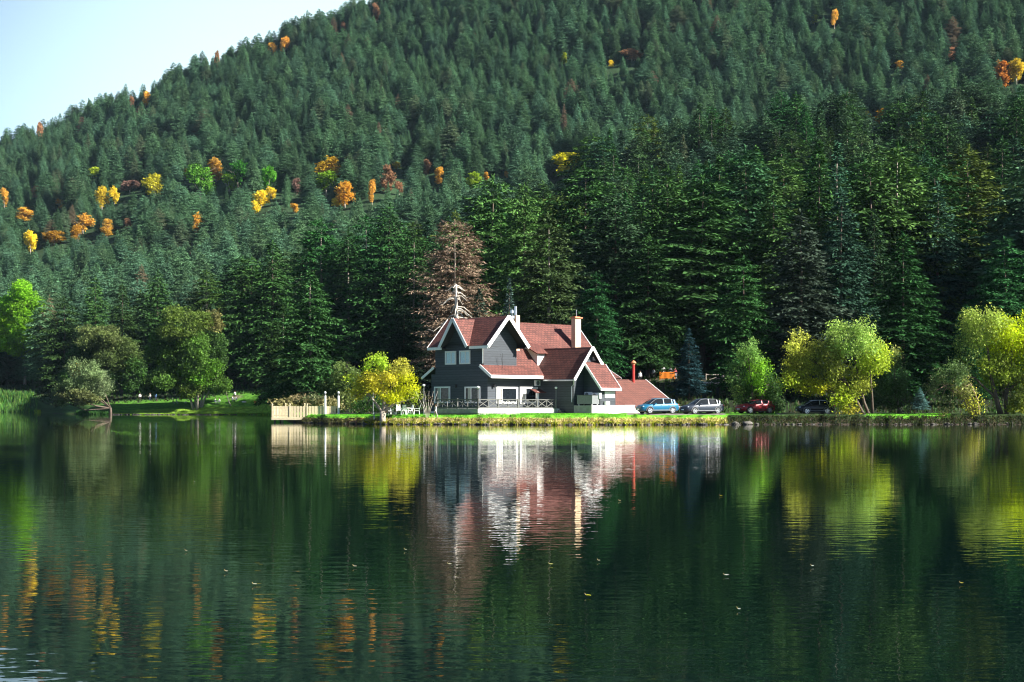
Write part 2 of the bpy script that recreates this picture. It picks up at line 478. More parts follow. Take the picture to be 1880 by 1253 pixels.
def build_terrain():
    us = np.concatenate([np.arange(-700, 480, 14.), np.arange(480, 560, 2.5), np.arange(560, 1900, 6.), np.arange(1900, 2501, 20.)])
    t = np.concatenate([[-40, -10, -3, -1], np.arange(0, 3.2, .22), np.arange(3.2, 60, .8), np.geomspace(60, 2000, 150)])
    U, T = np.meshgrid(us, t, indexing='ij')
    Y = shore(U) + T
    Y = np.minimum(Y, 2390)
    X = (U - 940) / F * Y
    Z = ground_z(U, Y)
    near = (T > .1) & (T < 3.0)
    Z = Z + near * .09 * RNG.normal(size=Z.shape)
    nu, nt_ = U.shape
    V = np.stack([X, Y, Z], -1).reshape(-1, 3)
    I = np.arange(nu * nt_).reshape(nu, nt_)
    Fc = np.stack([I[:-1, :-1], I[1:, :-1], I[1:, 1:], I[:-1, 1:]], -1).reshape(-1, 4)
    # what grows where, with some sun and shade painted into the ground colours
    u, y, tt = U.ravel(), Y.ravel(), T.ravel()
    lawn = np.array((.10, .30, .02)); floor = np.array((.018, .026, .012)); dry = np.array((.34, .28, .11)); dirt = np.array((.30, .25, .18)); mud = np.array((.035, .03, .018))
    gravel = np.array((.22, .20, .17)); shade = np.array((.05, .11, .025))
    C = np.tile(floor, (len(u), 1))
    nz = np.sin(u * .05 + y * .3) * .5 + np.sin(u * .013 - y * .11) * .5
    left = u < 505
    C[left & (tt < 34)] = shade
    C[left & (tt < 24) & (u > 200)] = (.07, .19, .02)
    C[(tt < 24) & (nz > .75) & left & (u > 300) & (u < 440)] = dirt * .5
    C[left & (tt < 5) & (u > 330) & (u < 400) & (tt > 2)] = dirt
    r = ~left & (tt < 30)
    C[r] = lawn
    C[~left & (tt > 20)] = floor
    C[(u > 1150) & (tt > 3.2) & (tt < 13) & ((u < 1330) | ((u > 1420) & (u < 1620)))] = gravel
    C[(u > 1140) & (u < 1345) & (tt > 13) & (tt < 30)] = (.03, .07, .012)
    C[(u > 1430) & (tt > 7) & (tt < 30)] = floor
    C[(u > 1335) & (u < 1590) & (tt < 7)] = (.022, .045, .012)  # dark green paints the willows' shade onto the lawn
    C[(u > 1745) & (tt < 30)] = (.025, .045, .012)  # shade painted into the ground colour at the right edge
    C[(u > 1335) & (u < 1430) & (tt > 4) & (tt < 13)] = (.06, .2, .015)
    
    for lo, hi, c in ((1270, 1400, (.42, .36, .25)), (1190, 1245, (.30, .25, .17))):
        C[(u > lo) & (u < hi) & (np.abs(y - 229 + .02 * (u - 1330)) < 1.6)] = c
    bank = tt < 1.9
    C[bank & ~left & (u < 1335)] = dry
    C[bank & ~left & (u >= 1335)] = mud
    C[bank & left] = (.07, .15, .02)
    C[left & (u > 250) & (tt < 7)] = (.17, .30, .03)  # brighter green puts sunlight into the far bank's colour
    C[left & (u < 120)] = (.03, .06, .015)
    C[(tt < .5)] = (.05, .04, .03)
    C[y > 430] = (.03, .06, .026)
    C = np.clip(C * (1 + .16 * RNG.normal(size=(len(u), 1))), .005, .9)
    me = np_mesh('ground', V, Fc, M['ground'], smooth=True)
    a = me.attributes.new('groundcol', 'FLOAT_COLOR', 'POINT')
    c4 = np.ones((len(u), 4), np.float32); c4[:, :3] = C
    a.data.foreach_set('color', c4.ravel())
    o = obj('ground', me)
    tag(o, kind='structure')
    # lake bed
    mb = MB(); mb.face([(-1500, -300, -2.1), (1500, -300, -2.1), (1500, 2200, -2.1), (-1500, 2200, -2.1)])
    tag(mb.build('lake_bed', mat('lake_mud', (.02, .025, .015), .9)), kind='structure')

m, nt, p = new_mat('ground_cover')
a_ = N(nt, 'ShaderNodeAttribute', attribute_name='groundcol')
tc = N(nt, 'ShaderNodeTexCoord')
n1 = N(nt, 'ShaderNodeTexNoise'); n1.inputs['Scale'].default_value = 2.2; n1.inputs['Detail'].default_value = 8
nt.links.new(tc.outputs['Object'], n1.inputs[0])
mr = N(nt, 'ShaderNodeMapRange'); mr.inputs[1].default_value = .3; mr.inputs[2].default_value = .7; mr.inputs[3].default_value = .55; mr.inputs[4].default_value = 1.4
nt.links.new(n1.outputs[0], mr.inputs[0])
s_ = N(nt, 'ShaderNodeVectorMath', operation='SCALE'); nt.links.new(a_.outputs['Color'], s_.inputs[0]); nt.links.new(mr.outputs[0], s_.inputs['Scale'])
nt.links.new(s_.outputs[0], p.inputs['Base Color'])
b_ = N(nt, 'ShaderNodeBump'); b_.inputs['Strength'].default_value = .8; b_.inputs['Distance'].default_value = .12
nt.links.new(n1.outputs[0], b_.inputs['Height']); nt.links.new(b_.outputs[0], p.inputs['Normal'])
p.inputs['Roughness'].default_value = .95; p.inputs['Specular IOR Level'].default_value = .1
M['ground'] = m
build_terrain()

# ---------------------------------------------------------------- water
m, nt, p = new_mat('lake_water')
L = nt.links
tc = N(nt, 'ShaderNodeTexCoord')
def noise(scale, sx, sy, detail, off=0):
    mp = N(nt, 'ShaderNodeMapping'); mp.inputs['Scale'].default_value = (sx, sy, 1); mp.inputs['Location'].default_value = (off, off * .7, 0)
    L.new(tc.outputs['Object'], mp.inputs[0])
    n = N(nt, 'ShaderNodeTexNoise'); n.inputs['Scale'].default_value = scale; n.inputs['Detail'].default_value = detail; n.inputs['Roughness'].default_value = .45
    L.new(mp.outputs[0], n.inputs[0])
    return n
rip = noise(3.4, .6, 1.2, 2)           # ripples of a few decimetres
swell = noise(.55, .6, 1.2, 1, 13)       # lazy undulation
breeze = noise(.035, .5, 1.6, 2, 5)      # where a breath of wind roughens the lake
bz = N(nt, 'ShaderNodeMapRange'); bz.inputs[1].default_value = .42; bz.inputs[2].default_value = .62; bz.inputs[3].default_value = .55; bz.inputs[4].default_value = 1.25
L.new(breeze.outputs[0], bz.inputs[0])
rm = N(nt, 'ShaderNodeMath', operation='MULTIPLY'); L.new(rip.outputs[0], rm.inputs[0]); L.new(bz.outputs[0], rm.inputs[1])
b1 = N(nt, 'ShaderNodeBump'); b1.inputs['Strength'].default_value = 1; b1.inputs['Distance'].default_value = .0037
L.new(rm.outputs[0], b1.inputs['Height'])
b2 = N(nt, 'ShaderNodeBump'); b2.inputs['Strength'].default_value = 1; b2.inputs['Distance'].default_value = .004
L.new(swell.outputs[0], b2.inputs['Height']); L.new(b1.outputs[0], b2.inputs['Normal'])
L.new(b2.outputs[0], p.inputs['Normal'])
p.inputs['Base Color'].default_value = (.001, .006, .005, 1)
p.inputs['Roughness'].default_value = .0
p.inputs['IOR'].default_value = 1.333
M['water'] = m
mb = MB(); mb.face([(-1500, -300, 0), (1500, -300, 0), (1500, 700, 0), (-1500, 700, 0)])
tag(mb.build('water', M['water']), kind='structure')

# ---------------------------------------------------------------- trees
def conifer_mesh(seed, H=25.0, R=4.2, step=.55, z0=.10, droop=.28, full=1.0, spray=1.0, power=.75, gaps=.1, width=.25):
    """crown of a fir: tiers of branches, each branch carrying flat sprays of needles"""
    r = np.random.default_rng(seed)
    P, D, S, Wd = [], [], [], []
    z = H * z0
    while z < H * .985:
        t = (z / H - z0) / (1 - z0)
        Lm = R * (1 - t ** (1.0 + 1.3 * (1 - power))) ** (.5 + .5 * power) * (.5 + .5 * min(1, t / .10 + .35))
        nb = max(5, int((7 + 6 * (1 - t)) * full))
        a0 = r.uniform(0, 6.28)
        for k in range(nb):
            if r.random() < gaps: continue
            a = a0 + 6.283 * k / nb + r.normal() * .25
            Lb = Lm * r.uniform(.62, 1.12) * (1 + .18 * math.sin(3 * a + seed + z * .35))
            zb = z + r.uniform(-.5, .5) * step
            up = .35 * (t - .45)
            n = max(2, int(Lb / .36))
            d = np.array([math.cos(a), math.sin(a), 0])
            side = np.array([-d[1], d[0], 0])
            for i in range(n):
                s = (i + r.uniform(.2, .9)) / n
                if s < .18: continue
                pos = d * (Lb * s) + np.array([0, 0, zb + Lb * (up * s - droop * s * s + .10 * s ** 4)])
                tl = Lb * .36 * (1 - .5 * s) + .3
                for sg in (-1, 1):
                    dr = d * r.uniform(.6, 1.1) + side * sg * r.uniform(.6, 1.1) + np.array([0, 0, r.uniform(-.5, .05)])
                    dr = dr / np.linalg.norm(dr)
                    n2 = max(1, int(tl / .33 + r.random()))
                    for j in range(n2):
                        q = pos + dr * (tl * (j + .15) / n2) + np.array([0, 0, r.normal() * .08])
                        P.append(q); D.append(dr + r.normal(size=3) * .25); S.append(tl / n2 * r.uniform(1.0, 1.5) * spray); Wd.append(r.uniform(.75, 1.25) * min(1.6, .42 / (tl / n2)) )
            tip = d * Lb + np.array([0, 0, zb + Lb * (up - droop + .10)])
            P.append(tip - d * .35); D.append(d * .9 + np.array([0, 0, r.uniform(-.2, .25)])); S.append(.6 * spray); Wd.append(.8)
        z += step * r.uniform(.8, 1.2) * (1 - .35 * t)
    for k in range(10):   # leader
        a = r.uniform(0, 6.28)
        P.append(np.array([0, 0, H * (.955 + .004 * k)])); dd = np.array([math.cos(a) * .4, math.sin(a) * .4, .9]); D.append(dd); S.append(.55); Wd.append(.7)
    P, D, S, Wd = np.array(P), np.array(D), np.array(S), np.array(Wd)
    D /= np.linalg.norm(D, axis=1, keepdims=True)
    n = len(P)
    up = np.array([0, 0, 1.]) + r.normal(size=(n, 3)) * .42
    sd = np.cross(D, up); sd /= np.linalg.norm(sd, axis=1, keepdims=True)
    up = np.cross(sd, D)
    wv = sd * (S * width * Wd)[:, None]
    a = P - D * .1
    b = P + D * (S * .55)[:, None] + wv - up * (S * .08)[:, None]
    c = P + D * (S * 1.15)[:, None] - np.array([0, 0, 1]) * (S * .10)[:, None]
    d = P + D * (S * .55)[:, None] - wv - up * (S * .08)[:, None]
    V = np.stack([a, b, c, d], 1).reshape(-1, 3)
    Fc = np.arange(4 * n).reshape(-1, 4)
    return np_mesh('crown', V, Fc, M['needles'], col=np.ones((n, 3)))


def trunk_mesh(H, r0, mt, lean=0.0, seed=0, twigs=14):
    rr = random.Random(seed)
    mb = MB()
    pts = [(lean * s * s * H + .08 * math.sin(s * 9 + seed), .08 * math.cos(s * 7 + seed), H * s - .6 * (s == 0)) for s in (0, .03, .1, .25, .45, .65, .82, .92)]
    mb.tube(pts, [r0 * 1.35, r0 * 1.08, r0 * .95, r0 * .82, r0 * .62, r0 * .42, r0 * .24, r0 * .06], 8)
    for k in range(twigs):
        z = H * rr.uniform(.06, .7); a = rr.uniform(0, 6.28); l = rr.uniform(.8, 2.6)
        p0 = Vector((0, 0, z)); d = Vector((math.cos(a), math.sin(a), 0))
        mb.tube([p0, p0 + d * l * .5 + Vector((0, 0, .05)), p0 + d * l + Vector((0, 0, -.25 * l))], [r0 * .16, r0 * .1, .02], 5, False)
    o = mb.build('trunk', mt, smooth=True)
    me = o.data
    bpy.data.objects.remove(o)
    return me


CONE = [conifer_mesh(1, 25, 5.8, step=.68, power=.62, gaps=.08), conifer_mesh(2, 25, 5.2, step=.72, power=.45, gaps=.12), conifer_mesh(3, 25, 7.2, step=.78, power=.4, droop=.24, gaps=.08),
        conifer_mesh(4, 25, 6.4, step=.82, power=.05, z0=.14, droop=.22, gaps=.12), conifer_mesh(5, 25, 6.2, step=.75, power=.2, gaps=.15, z0=.12), conifer_mesh(6, 25, 4.2, step=.65, power=.8, gaps=.1)]
TRUNK = [trunk_mesh(25, .38, M['bark_pale'], 0, 1), trunk_mesh(25, .34, M['bark'], 0, 2)]
CROWN_SRC = {}


def conifer(name, u, top, Y, label, kind=0, wscale=1.0, color=(.045, .095, .05), group=None, trunk=1, base=None, rz=None):
    """a fir whose tip shows on picture row `top` when it stands at distance Y"""
    b = at(u, Y) if base is None else at(u, Y, base)
    H = (H_CAM + (HOR - top) / F * Y) - b.z
    s = H / 25.0
    t = empty(name, b, random.uniform(0, 6.28) if rz is None else rz, label, 'tree', group)
    w = s * wscale
    tr = obj('trunk', TRUNK[trunk], t); tr.scale = (w if wscale < 1 else s, w if wscale < 1 else s, s)
    cr = obj('crown', CONE[kind], t); cr.scale = (w, w, s); cr.color = (*color, 1)
    CROWN_SRC.setdefault(kind, cr)
    return t


def leafy_mesh(lobes, leaf=.26, dens=9.0, seed=0, fill=.35, flat=.0, hang=0.0):
    """lobes: (x, y, z, rx, ry, rz, colour[, density]) ; leaves sit in small clumps through the outer volume of each lobe"""
    r = np.random.default_rng(seed)
    PP, CC = [], []
    big = []
    for lb in lobes:      # boughs bulge out of every large lobe
        if lb[3] < 1.3 or min(lb[6]) > .95: big.append(lb); continue
        x, y, z, rx, ry, rz, c = lb[:7]; q = lb[7] if len(lb) > 7 else 1
        big.append((x, y, z, rx * .8, ry * .8, rz * .8, tuple(v * .95 for v in c), q * .6))
        for k in range(11):
            d = r.normal(size=3); d /= np.linalg.norm(d); s = r.uniform(.26, .46); e = r.uniform(.58, .86); tn = r.uniform(.85, 1.5)
            big.append((x + d[0] * rx * e, y + d[1] * ry * e, z + d[2] * rz * e, rx * s, ry * s, rz * s * r.uniform(.7, 1.2), tuple(v * tn for v in c), q * r.uniform(.7, 1.1)))
    lobes = big
    for lb in lobes:
        x, y, z, rx, ry, rz, c = lb[:7]
        dn = dens * (lb[7] if len(lb) > 7 else 1)
        area = 4 * math.pi * ((rx * ry) ** 1.6 / 3 + (rx * rz) ** 1.6 / 3 + (ry * rz) ** 1.6 / 3) ** (1 / 1.6)
        n_cl = int(area * dn / 7)
        d = r.normal(size=(n_cl, 3)); d /= np.linalg.norm(d, axis=1, keepdims=True)
        ph = r.uniform(0, 6.28, 6)
        bumpy = 1 + .13 * np.sin(d[:, 0] * 5 + ph[0]) * np.sin(d[:, 2] * 6 + ph[1]) + .12 * np.sin(d[:, 0] * 11 + ph[2]) * np.sin(d[:, 1] * 9 + ph[3]) + .07 * np.sin(d[:, 2] * 17 + ph[4])
        rad = (1 - fill * r.random(n_cl) ** 1.6) * bumpy
        # holes between the clumps
        hole = np.sin(d[:, 0] * 7 + ph[3]) * np.sin(d[:, 1] * 7 + ph[5]) * np.sin(d[:, 2] * 8 + ph[0])
        keep = (hole < .38) | (r.random(n_cl) < .3)
        P = (d * rad[:, None])[keep]
        P = P * np.array([rx, ry, rz]) + np.array([x, y, z])
        k = 7
        Q = np.repeat(P, k, 0) + r.normal(size=(len(P) * k, 3)) * np.array([.36, .36, .24 + hang]) * min(1.0, rx / 2.0 + .3)
        tone = np.repeat(r.normal(size=(len(P), 1)) * .14, k, 0)
        PP.append(Q); CC.append(np.array(c)[None] * (1 + tone))
    P = np.concatenate(PP); C = np.clip(np.concatenate(CC), .004, .95)
    n = len(P)
    D = r.normal(size=(n, 3)); D[:, 2] -= hang * 3; D /= np.linalg.norm(D, axis=1, keepdims=True)
    W = np.cross(D, r.normal(size=(n, 3)) + np.array([0, 0, .8])); W /= np.linalg.norm(W, axis=1, keepdims=True)
    s = leaf * r.uniform(.6, 1.35, n)[:, None]
    wd = (.42 - .22 * min(1, hang * 3))
    V = np.stack([P - D * s, P + W * s * wd * 1.6, P + D * s, P - W * s * wd * 1.6], 1).reshape(-1, 3)
    return np_mesh('crown', V, np.arange(4 * n).reshape(-1, 4), M['leaves'], col=C)


def limb_mesh(stems, mt, n=7):
    """stems: list of (points, r0, r1)"""
    mb = MB()
    for pts, r0, r1 in stems:
        k = len(pts)
        mb.tube(pts, [r0 + (r1 - r0) * i / (k - 1) for i in range(k)], n)
    o = mb.build('trunk', mt, smooth=True)
    me = o.data
    bpy.data.objects.remove(o)
    return me


def limbs_to(lobes, base=(0, 0, 0), r0=.25, fork=.35, seed=0, spread=1.0, twigs=3):
    """trunk and limbs reaching into every lobe"""
    rr = random.Random(seed)
    zc = min(l[2] - l[5] * .5 for l in lobes)
    b = Vector(base)
    fk = b + Vector((0, 0, max(.6, zc * fork * 2)))
    st = [([b - Vector((0, 0, .5)), b + Vector((.03, 0, (fk.z - b.z) * .5)), fk], r0 * 1.15, r0 * .8)]
    for l in lobes:
        c = Vector(l[:3])
        mid = fk.lerp(c, .5) + Vector((rr.uniform(-.3, .3), rr.uniform(-.3, .3), -.12 * (c - fk).length * spread))
        st.append(([fk - Vector((0, 0, .1)), mid, c], r0 * .55, r0 * .14))
        for k in range(twigs):
            e = c + Vector((rr.uniform(-1, 1) * l[3], rr.uniform(-1, 1) * l[4], rr.uniform(-.5, .95) * l[5])) * .85
            st.append(([mid.lerp(c, rr.uniform(.2, 1)), c.lerp(e, .5) + Vector((0, 0, -.1)), e], r0 * .16, .012))
    return st


def leafy(name, u, Y, lobes_px, label, leaf=.26, dens=9, seed=0, r0=.25, bark='bark', stems=None, group=None, depth=.85, hang=0.0, fill=.35, cat='tree', fork=.35, twigs=3):
    """lobes_px: (u, p, half width px, half height px, colour[, y offset m][, density]) as seen at distance Y"""
    b = at(u, Y)
    k = Y / F
    lobes = []
    for i, l in enumerate(lobes_px):
        lu, lp, rw, rh, c = l[:5]
        yo = l[5] if len(l) > 5 else ((i * 37 % 10) / 10 - .5) * .7 * rw * k
        lobes.append(((lu - u) * k, yo, H_CAM + (HOR - lp) * k - b.z, rw * k, rw * k * depth, rh * k, c, l[6] if len(l) > 6 else 1))
    t = empty(name, b, 0, label, cat, group)
    obj('trunk', limb_mesh(stems if stems else limbs_to(lobes, (0, 0, 0), r0, fork, seed, twigs=twigs), M[bark]), t)
    cr = obj('crown', leafy_mesh(lobes, leaf, dens, seed, fill, hang=hang), t)
    return t
print('needles per crown', [len(m.polygons) for m in CONE])

# ---------------------------------------------------------------- forest
DK, MD, GY, BL = (.028, .086, .021), (.046, .118, .027), (.040, .072, .048), (.05, .10, .10)
HAND = []     # (u, Y, half width in px) of trees placed by hand
# u, tip row, distance, kind, width scale, colour, trunk, label
NEAR = [
    (570, 497, 236, 2, 1.05, (0.034, 0.095, 0.024), 0, 'broad green fir with a pale trunk directly behind the wooden jetty'),
    (520, 560, 262, 4, .95, DK, 0, 'lower dark fir left of the broad fir behind the jetty'),
    (462, 470, 372, 3, 1.1, MD, 1, 'round-topped green fir right of the spreading lawn tree'),
    (500, 440, 345, 0, 1.1, MD, 1, 'tall green fir rising over the picnic lawn and the jetty'),
    (590, 398, 374, 3, 1.0, MD, 0, 'tall fir with a brown dying side branch above the jetty'),
    (640, 420, 362, 1, 1.0, DK, 0, 'tall dark fir with a bare pale lower trunk above the jetty lamps'),
    (672, 395, 368, 4, 1.0, DK, 0, 'dark fir with bare trunk between jetty and dead brown fir'),
    (715, 375, 350, 2, .95, DK, 1, 'wide dark fir left of the dead brown fir'),
    (760, 420, 330, 4, .8, DK, 0, 'narrow dark fir close on the left of the dead brown fir'),
    (742, 560, 240, 4, 1.0, (.03, .06, .03), 1, 'low shaggy grey-green fir behind the yellow garden tree'),
    (880, 530, 212, 5, 1.2, (.045, .085, .06), 1, 'small grey-green fir right of the bleached dead trunk'),
    (935, 510, 206, 5, .75, (.05, .085, .065), 1, 'slim pointed young spruce left of the steel flue'),
    (905, 322, 300, 3, 1.0, MD, 1, 'rounded fir above the dead brown fir on its right'),
    (962, 335, 285, 2, .8, MD, 1, 'leafy green fir above the ridge of the left wing'),
    (1008, 392, 240, 2, 1.0, (0.058, 0.095, 0.031), 0, 'big olive-green fir behind the red roof ridge'),
    (1075, 300, 300, 3, 1.0, DK, 1, 'round dark fir high above the ridge of the main roof'),
    (1130, 352, 262, 3, 1.15, (0.042, 0.080, 0.035), 1, 'heavy grey-green fir behind the big brick chimney'),
    (1095, 500, 222, 4, .9, DK, 1, 'shorter dark fir right beside the big chimney'),
    (1190, 430, 236, 2, 1.0, DK, 1, 'dark spreading fir above the red stove pipe'),
    (1290, 322, 244, 3, 1.45, (0.031, 0.092, 0.023), 1, 'huge broad green fir above the parked blue and grey cars'),
    (1225, 300, 290, 1, 1.1, MD, 1, 'fir with a yellowing top behind the huge broad fir'),
    (1420, 330, 240, 0, 1.1, DK, 1, 'tall dark fir right of the huge broad fir'),
    (1470, 385, 206, 1, 1.25, (0.048, 0.076, 0.052), 1, 'silvery grey-green fir behind the yellow and green willow'),
    (1545, 345, 214, 0, 1.0, (0.030, 0.080, 0.041), 1, 'pointed blue-green fir above the yellow and green willow'),
    (1605, 388, 222, 0, .85, (0.031, 0.082, 0.034), 1, 'pointed fir just right of the pointed blue-green fir'),
    (1658, 425, 195, 0, 1.22, (0.029, 0.092, 0.022), 1, 'big deep green fir standing between the two right-hand willows'),
    (1722, 335, 240, 0, 1.0, (0.031, 0.078, 0.042), 1, 'tall blue-green fir above the gap between the two willows'),
    (1845, 435, 204, 4, 1.1, DK, 1, 'shaggy dark fir behind the bright willow at the right edge'),
    (1775, 560, 190, 4, 1.0, DK, 1, 'low dark fir at the left shoulder of the right-edge willow'),
    (1840, 250, 330, 0, 1.1, DK, 1, 'tall dark fir high at the right edge of the picture'),
    (1365, 470, 204, 4, 1.0, DK, 1, 'shaded fir behind the bright green bush beside the red car'),
    (290, 495, 398, 1, 1.0, DK, 1, 'dark fir on the left above the two spreading lawn trees'),
    (225, 520, 392, 0, 1.0, DK, 1, 'dark fir between the round lime tree and the spreading trees'),
    (175, 505, 440, 1, .9, MD, 1, 'slim olive-tipped fir above the dull leafy tree on the left'),
    (118, 545, 400, 4, 1.0, DK, 1, 'shaded fir right of the round lime tree'),
]
for i, (u, top, Y, k, ws, c, tk, lab) in enumerate(NEAR):
    b = at(u, Y)
    HAND.append((u, Y, 5.0 * ws * F / Y * ((H_CAM + (HOR - top) / F * Y) - b.z) / 25))
    conifer('fir_tree', u, top, Y, lab, k, ws, c, 'firs behind the lodge and the shore', tk)

# the dead brown fir and the bleached snag in front of it
bt = at(835, 232)
Hb = (H_CAM + (HOR - 405) / F * 232) - bt.z
t = empty('dead_fir_tree', bt, .7, 'large dead fir with rust-brown needles behind the left gables', 'tree')
obj('trunk', TRUNK[0], t).scale = (1, 1, Hb / 25)
me = conifer_mesh(31, Hb, 5.9, step=.75, power=-.1, droop=.12, gaps=.3, z0=.18, spray=.8, width=.2, full=1.2)
obj('crown', me, t).color = (.26, .175, .13, 1)
HAND.append((835, 232, 72))
bt = at(838, 214)
t = empty('dead_snag', bt, 0, 'bleached broken tree trunk with bare limbs in front of the brown fir', 'tree')
hs = (H_CAM + (HOR - 522) / F * 214) - bt.z
mb = MB(); mb.tube([(0, 0, -.5), (.1, 0, hs * .4), (0, 0, hs * .8), (-.05, 0, hs)], [.34, .28, .22, .12], 8)
mb.build('trunk', M['deadwood'], t, True)
rr = random.Random(5)
mb = MB()
for k in range(34):
    z = hs * (.99 - .30 * rr.random()); a = rr.uniform(0, 6.28); l = rr.uniform(.8, 1.6) + 9 * (.99 - z / hs); d = Vector((math.cos(a), math.sin(a), 0))
    p0 = Vector((0, 0, z)); mb.tube([p0, p0 + d * l * .4 + Vector((0, 0, -.05 * l)), p0 + d * l * .8 + Vector((0, 0, -.38 * l)), p0 + d * l + Vector((0, 0, -.3 * l))], [.09, .07, .04, .015], 5, False)
mb.build('limbs', M['deadwood'], t, True)
HAND.append((838, 214, 20))

# autumn trees on the hillside: u, row, half width, half height, colour, label
YE, OR, GR, LI, RU, PK = (.80, .62, .04), (.80, .47, .07), (.14, .42, .03), (.50, .60, .04), (.44, .24, .12), (.34, .20, .15)
AUT = [
    (172, 314, 11, 8, LI, 'small lime tree alone on the hillside above the golden pair'),
    (284, 333, 18, 16, (.50, .48, .03), 'round yellow-green tree left of the big green hillside tree'),
    (368, 326, 25, 26, GR, 'big bright green tree with pale branches in the hillside cluster'),
    (396, 305, 15, 17, OR, 'orange tree between the two round green hillside trees'),
    (436, 311, 20, 20, (.05, .28, .02), 'round deep green tree at the top of the hillside cluster'),
    (421, 332, 16, 13, (.22, .42, .02), 'low light green tree under the deep green hillside tree'),
    (342, 317, 8, 8, OR, 'small orange crown at the left shoulder of the big green tree'),
    (492, 324, 15, 19, (.12, .38, .02), 'green tree with an orange edge right of the hillside cluster'),
    (480, 361, 14, 13, YE, 'golden tree below the green tree with the orange edge'),
    (467, 377, 10, 10, YE, 'small golden tree lowest left of the golden trio'),
    (498, 352, 10, 9, YE, 'small golden tree topmost of the golden trio'),
    (605, 304, 21, 18, (.68, .42, .02), 'golden-orange crown standing over the lime tree mid-hill'),
    (599, 331, 20, 18, (.26, .45, .02), 'round lime tree under the golden-orange crown'),
    (633, 350, 17, 19, (.66, .36, .03), 'golden tree right of and below the round lime tree'),
    (616, 370, 10, 7, YE, 'low golden clump at the foot of the golden tree'),
    (683, 347, 8, 18, OR, 'narrow orange flame-shaped tree right of the golden trees'),
    (711, 321, 12, 20, RU, 'tall rust-brown tree above the narrow orange one'),
    (733, 342, 8, 10, RU, 'small rust tree right of the tall rust-brown tree'),
    (187, 357, 12, 17, YE, 'golden tree, left one of the golden pair'),
    (210, 353, 8, 13, YE, 'slim golden tree, right one of the golden pair'),
    (110, 373, 9, 8, OR, 'small orange tree between the golden pair and the left edge'),
    (45, 390, 16, 10, OR, 'low wide orange tree near the left edge of the hillside'),
    (8, 360, 10, 15, OR, 'orange tree cut by the left edge of the picture'),
    (67, 350, 9, 10, RU, 'small rust tree above the low wide orange one'),
    (152, 404, 15, 15, OR, 'orange tree, upper one of the pair above the golden shrubs'),
    (143, 425, 12, 12, (.6, .30, .03), 'orange tree, lower one of the pair above the golden shrubs'),
    (196, 414, 12, 13, OR, 'orange tree half hidden by a fir right of the orange pair'),
    (56, 440, 14, 17, YE, 'golden tree lowest on the left of the hillside'),
    (100, 433, 19, 10, (.62, .34, .03), 'wide golden-orange tree right of the lowest golden tree'),
    (361, 404, 10, 17, OR, 'orange pear-shaped tree below the big green tree'),
    (540, 380, 9, 7, OR, 'tiny orange crown below the golden trio on its right'),
    (235, 408, 7, 8, RU, 'tiny rust tree right of the half hidden orange tree'),
    (238, 340, 17, 9, PK, 'bare pinkish-brown tree left of the round yellow-green tree'),
    (545, 338, 8, 12, PK, 'bare brownish tree between the trio and the golden-orange crown'),
    (870, 325, 14, 12, (.34, .50, .02), 'lime tree alone behind the round firs above the lodge'),
    (806, 320, 9, 14, OR, 'orange tree on the hillside straight above the dead brown fir'),
    (893, 322, 5, 7, OR, 'tiny orange tree right of the lone lime tree'),
    (930, 320, 5, 6, OR, 'second tiny orange tree right of the lone lime tree'),
    (783, 304, 7, 13, RU, 'slim rust tree left of the orange tree above the dead fir'),
    (729, 302, 9, 6, YE, 'small golden crown above the tall rust-brown tree'),
    (1035, 297, 38, 18, (.70, .62, .01), 'big bright yellow crown on the spur above the lodge'),
    (1838, 130, 17, 20, (.62, .26, .03), 'large orange tree at the upper right of the hillside'),
    (1866, 126, 16, 18, YE, 'large golden tree at the upper right edge beside the orange one'),
    (1592, 212, 6, 10, YE, 'small golden crown, left of two on the right-hand spur'),
    (1617, 209, 12, 11, (.66, .36, .02), 'golden-orange crown, right of two on the right-hand spur'),
    (1650, 118, 8, 7, OR, 'small orange tree on the hill above the golden crowns of the spur'),
    (1748, 96, 7, 10, RU, 'rust tree on the hill left of the large orange tree'),
    (1532, 30, 8, 14, OR, 'orange tree near the top edge of the picture, right of centre'),
    (1495, 33, 7, 7, LI, 'small lime tree near the top edge left of the orange one'),
    (1160, 98, 18, 9, RU, 'wide rust-brown tree high on the hill over the lodge'),
    (1120, 116, 6, 6, YE, 'tiny golden tree below the wide rust-brown tree'),
    (1036, 105, 6, 9, LI, 'tiny lime tree high on the hill left of the rust-brown one'),
    (523, 80, 9, 13, OR, 'orange tree just below the skyline of the hill'),
    (500, 83, 8, 6, OR, 'small orange tree left of the one below the skyline'),
    (268, 173, 8, 8, OR, 'orange tree in the upper left of the hillside'),
    (242, 182, 5, 6, RU, 'tiny rust tree beside the orange tree in the upper left'),
    (690, 18, 8, 14, RU, 'rust-orange tree at the top edge by the skyline'),
    (398, 98, 5, 6, RU, 'tiny rust tree on the skyline'),
    (72, 232, 7, 10, RU, 'rust tree on the skyline at the far left'),
    (630, 46, 6, 7, RU, 'tiny rust tree below the skyline near the top edge'),
]
W1 = (1., 1., 1.)
def autumn_proto(seed):
    r = np.random.default_rng(seed); lb = [(r.normal() * .6, r.normal() * .6, 8.2, 2.4, 2.4, 3.4, W1)]
    for k in range(11):
        a = r.uniform(0, 6.28); z = r.uniform(2.2, 10.6); q = r.uniform(1.2, 3.0) * (1.1 - abs(z - 7) / 8)
        s_ = r.uniform(1.1, 2.2)
        lb.append((q * math.cos(a), q * math.sin(a), z, s_, s_, s_ * r.uniform(.8, 1.5), W1, r.uniform(.6, 1.3)))
    return leafy_mesh(lb, .34, 8, seed, .75)
APROTO = [autumn_proto(k) for k in (3, 4, 5, 6, 7)]
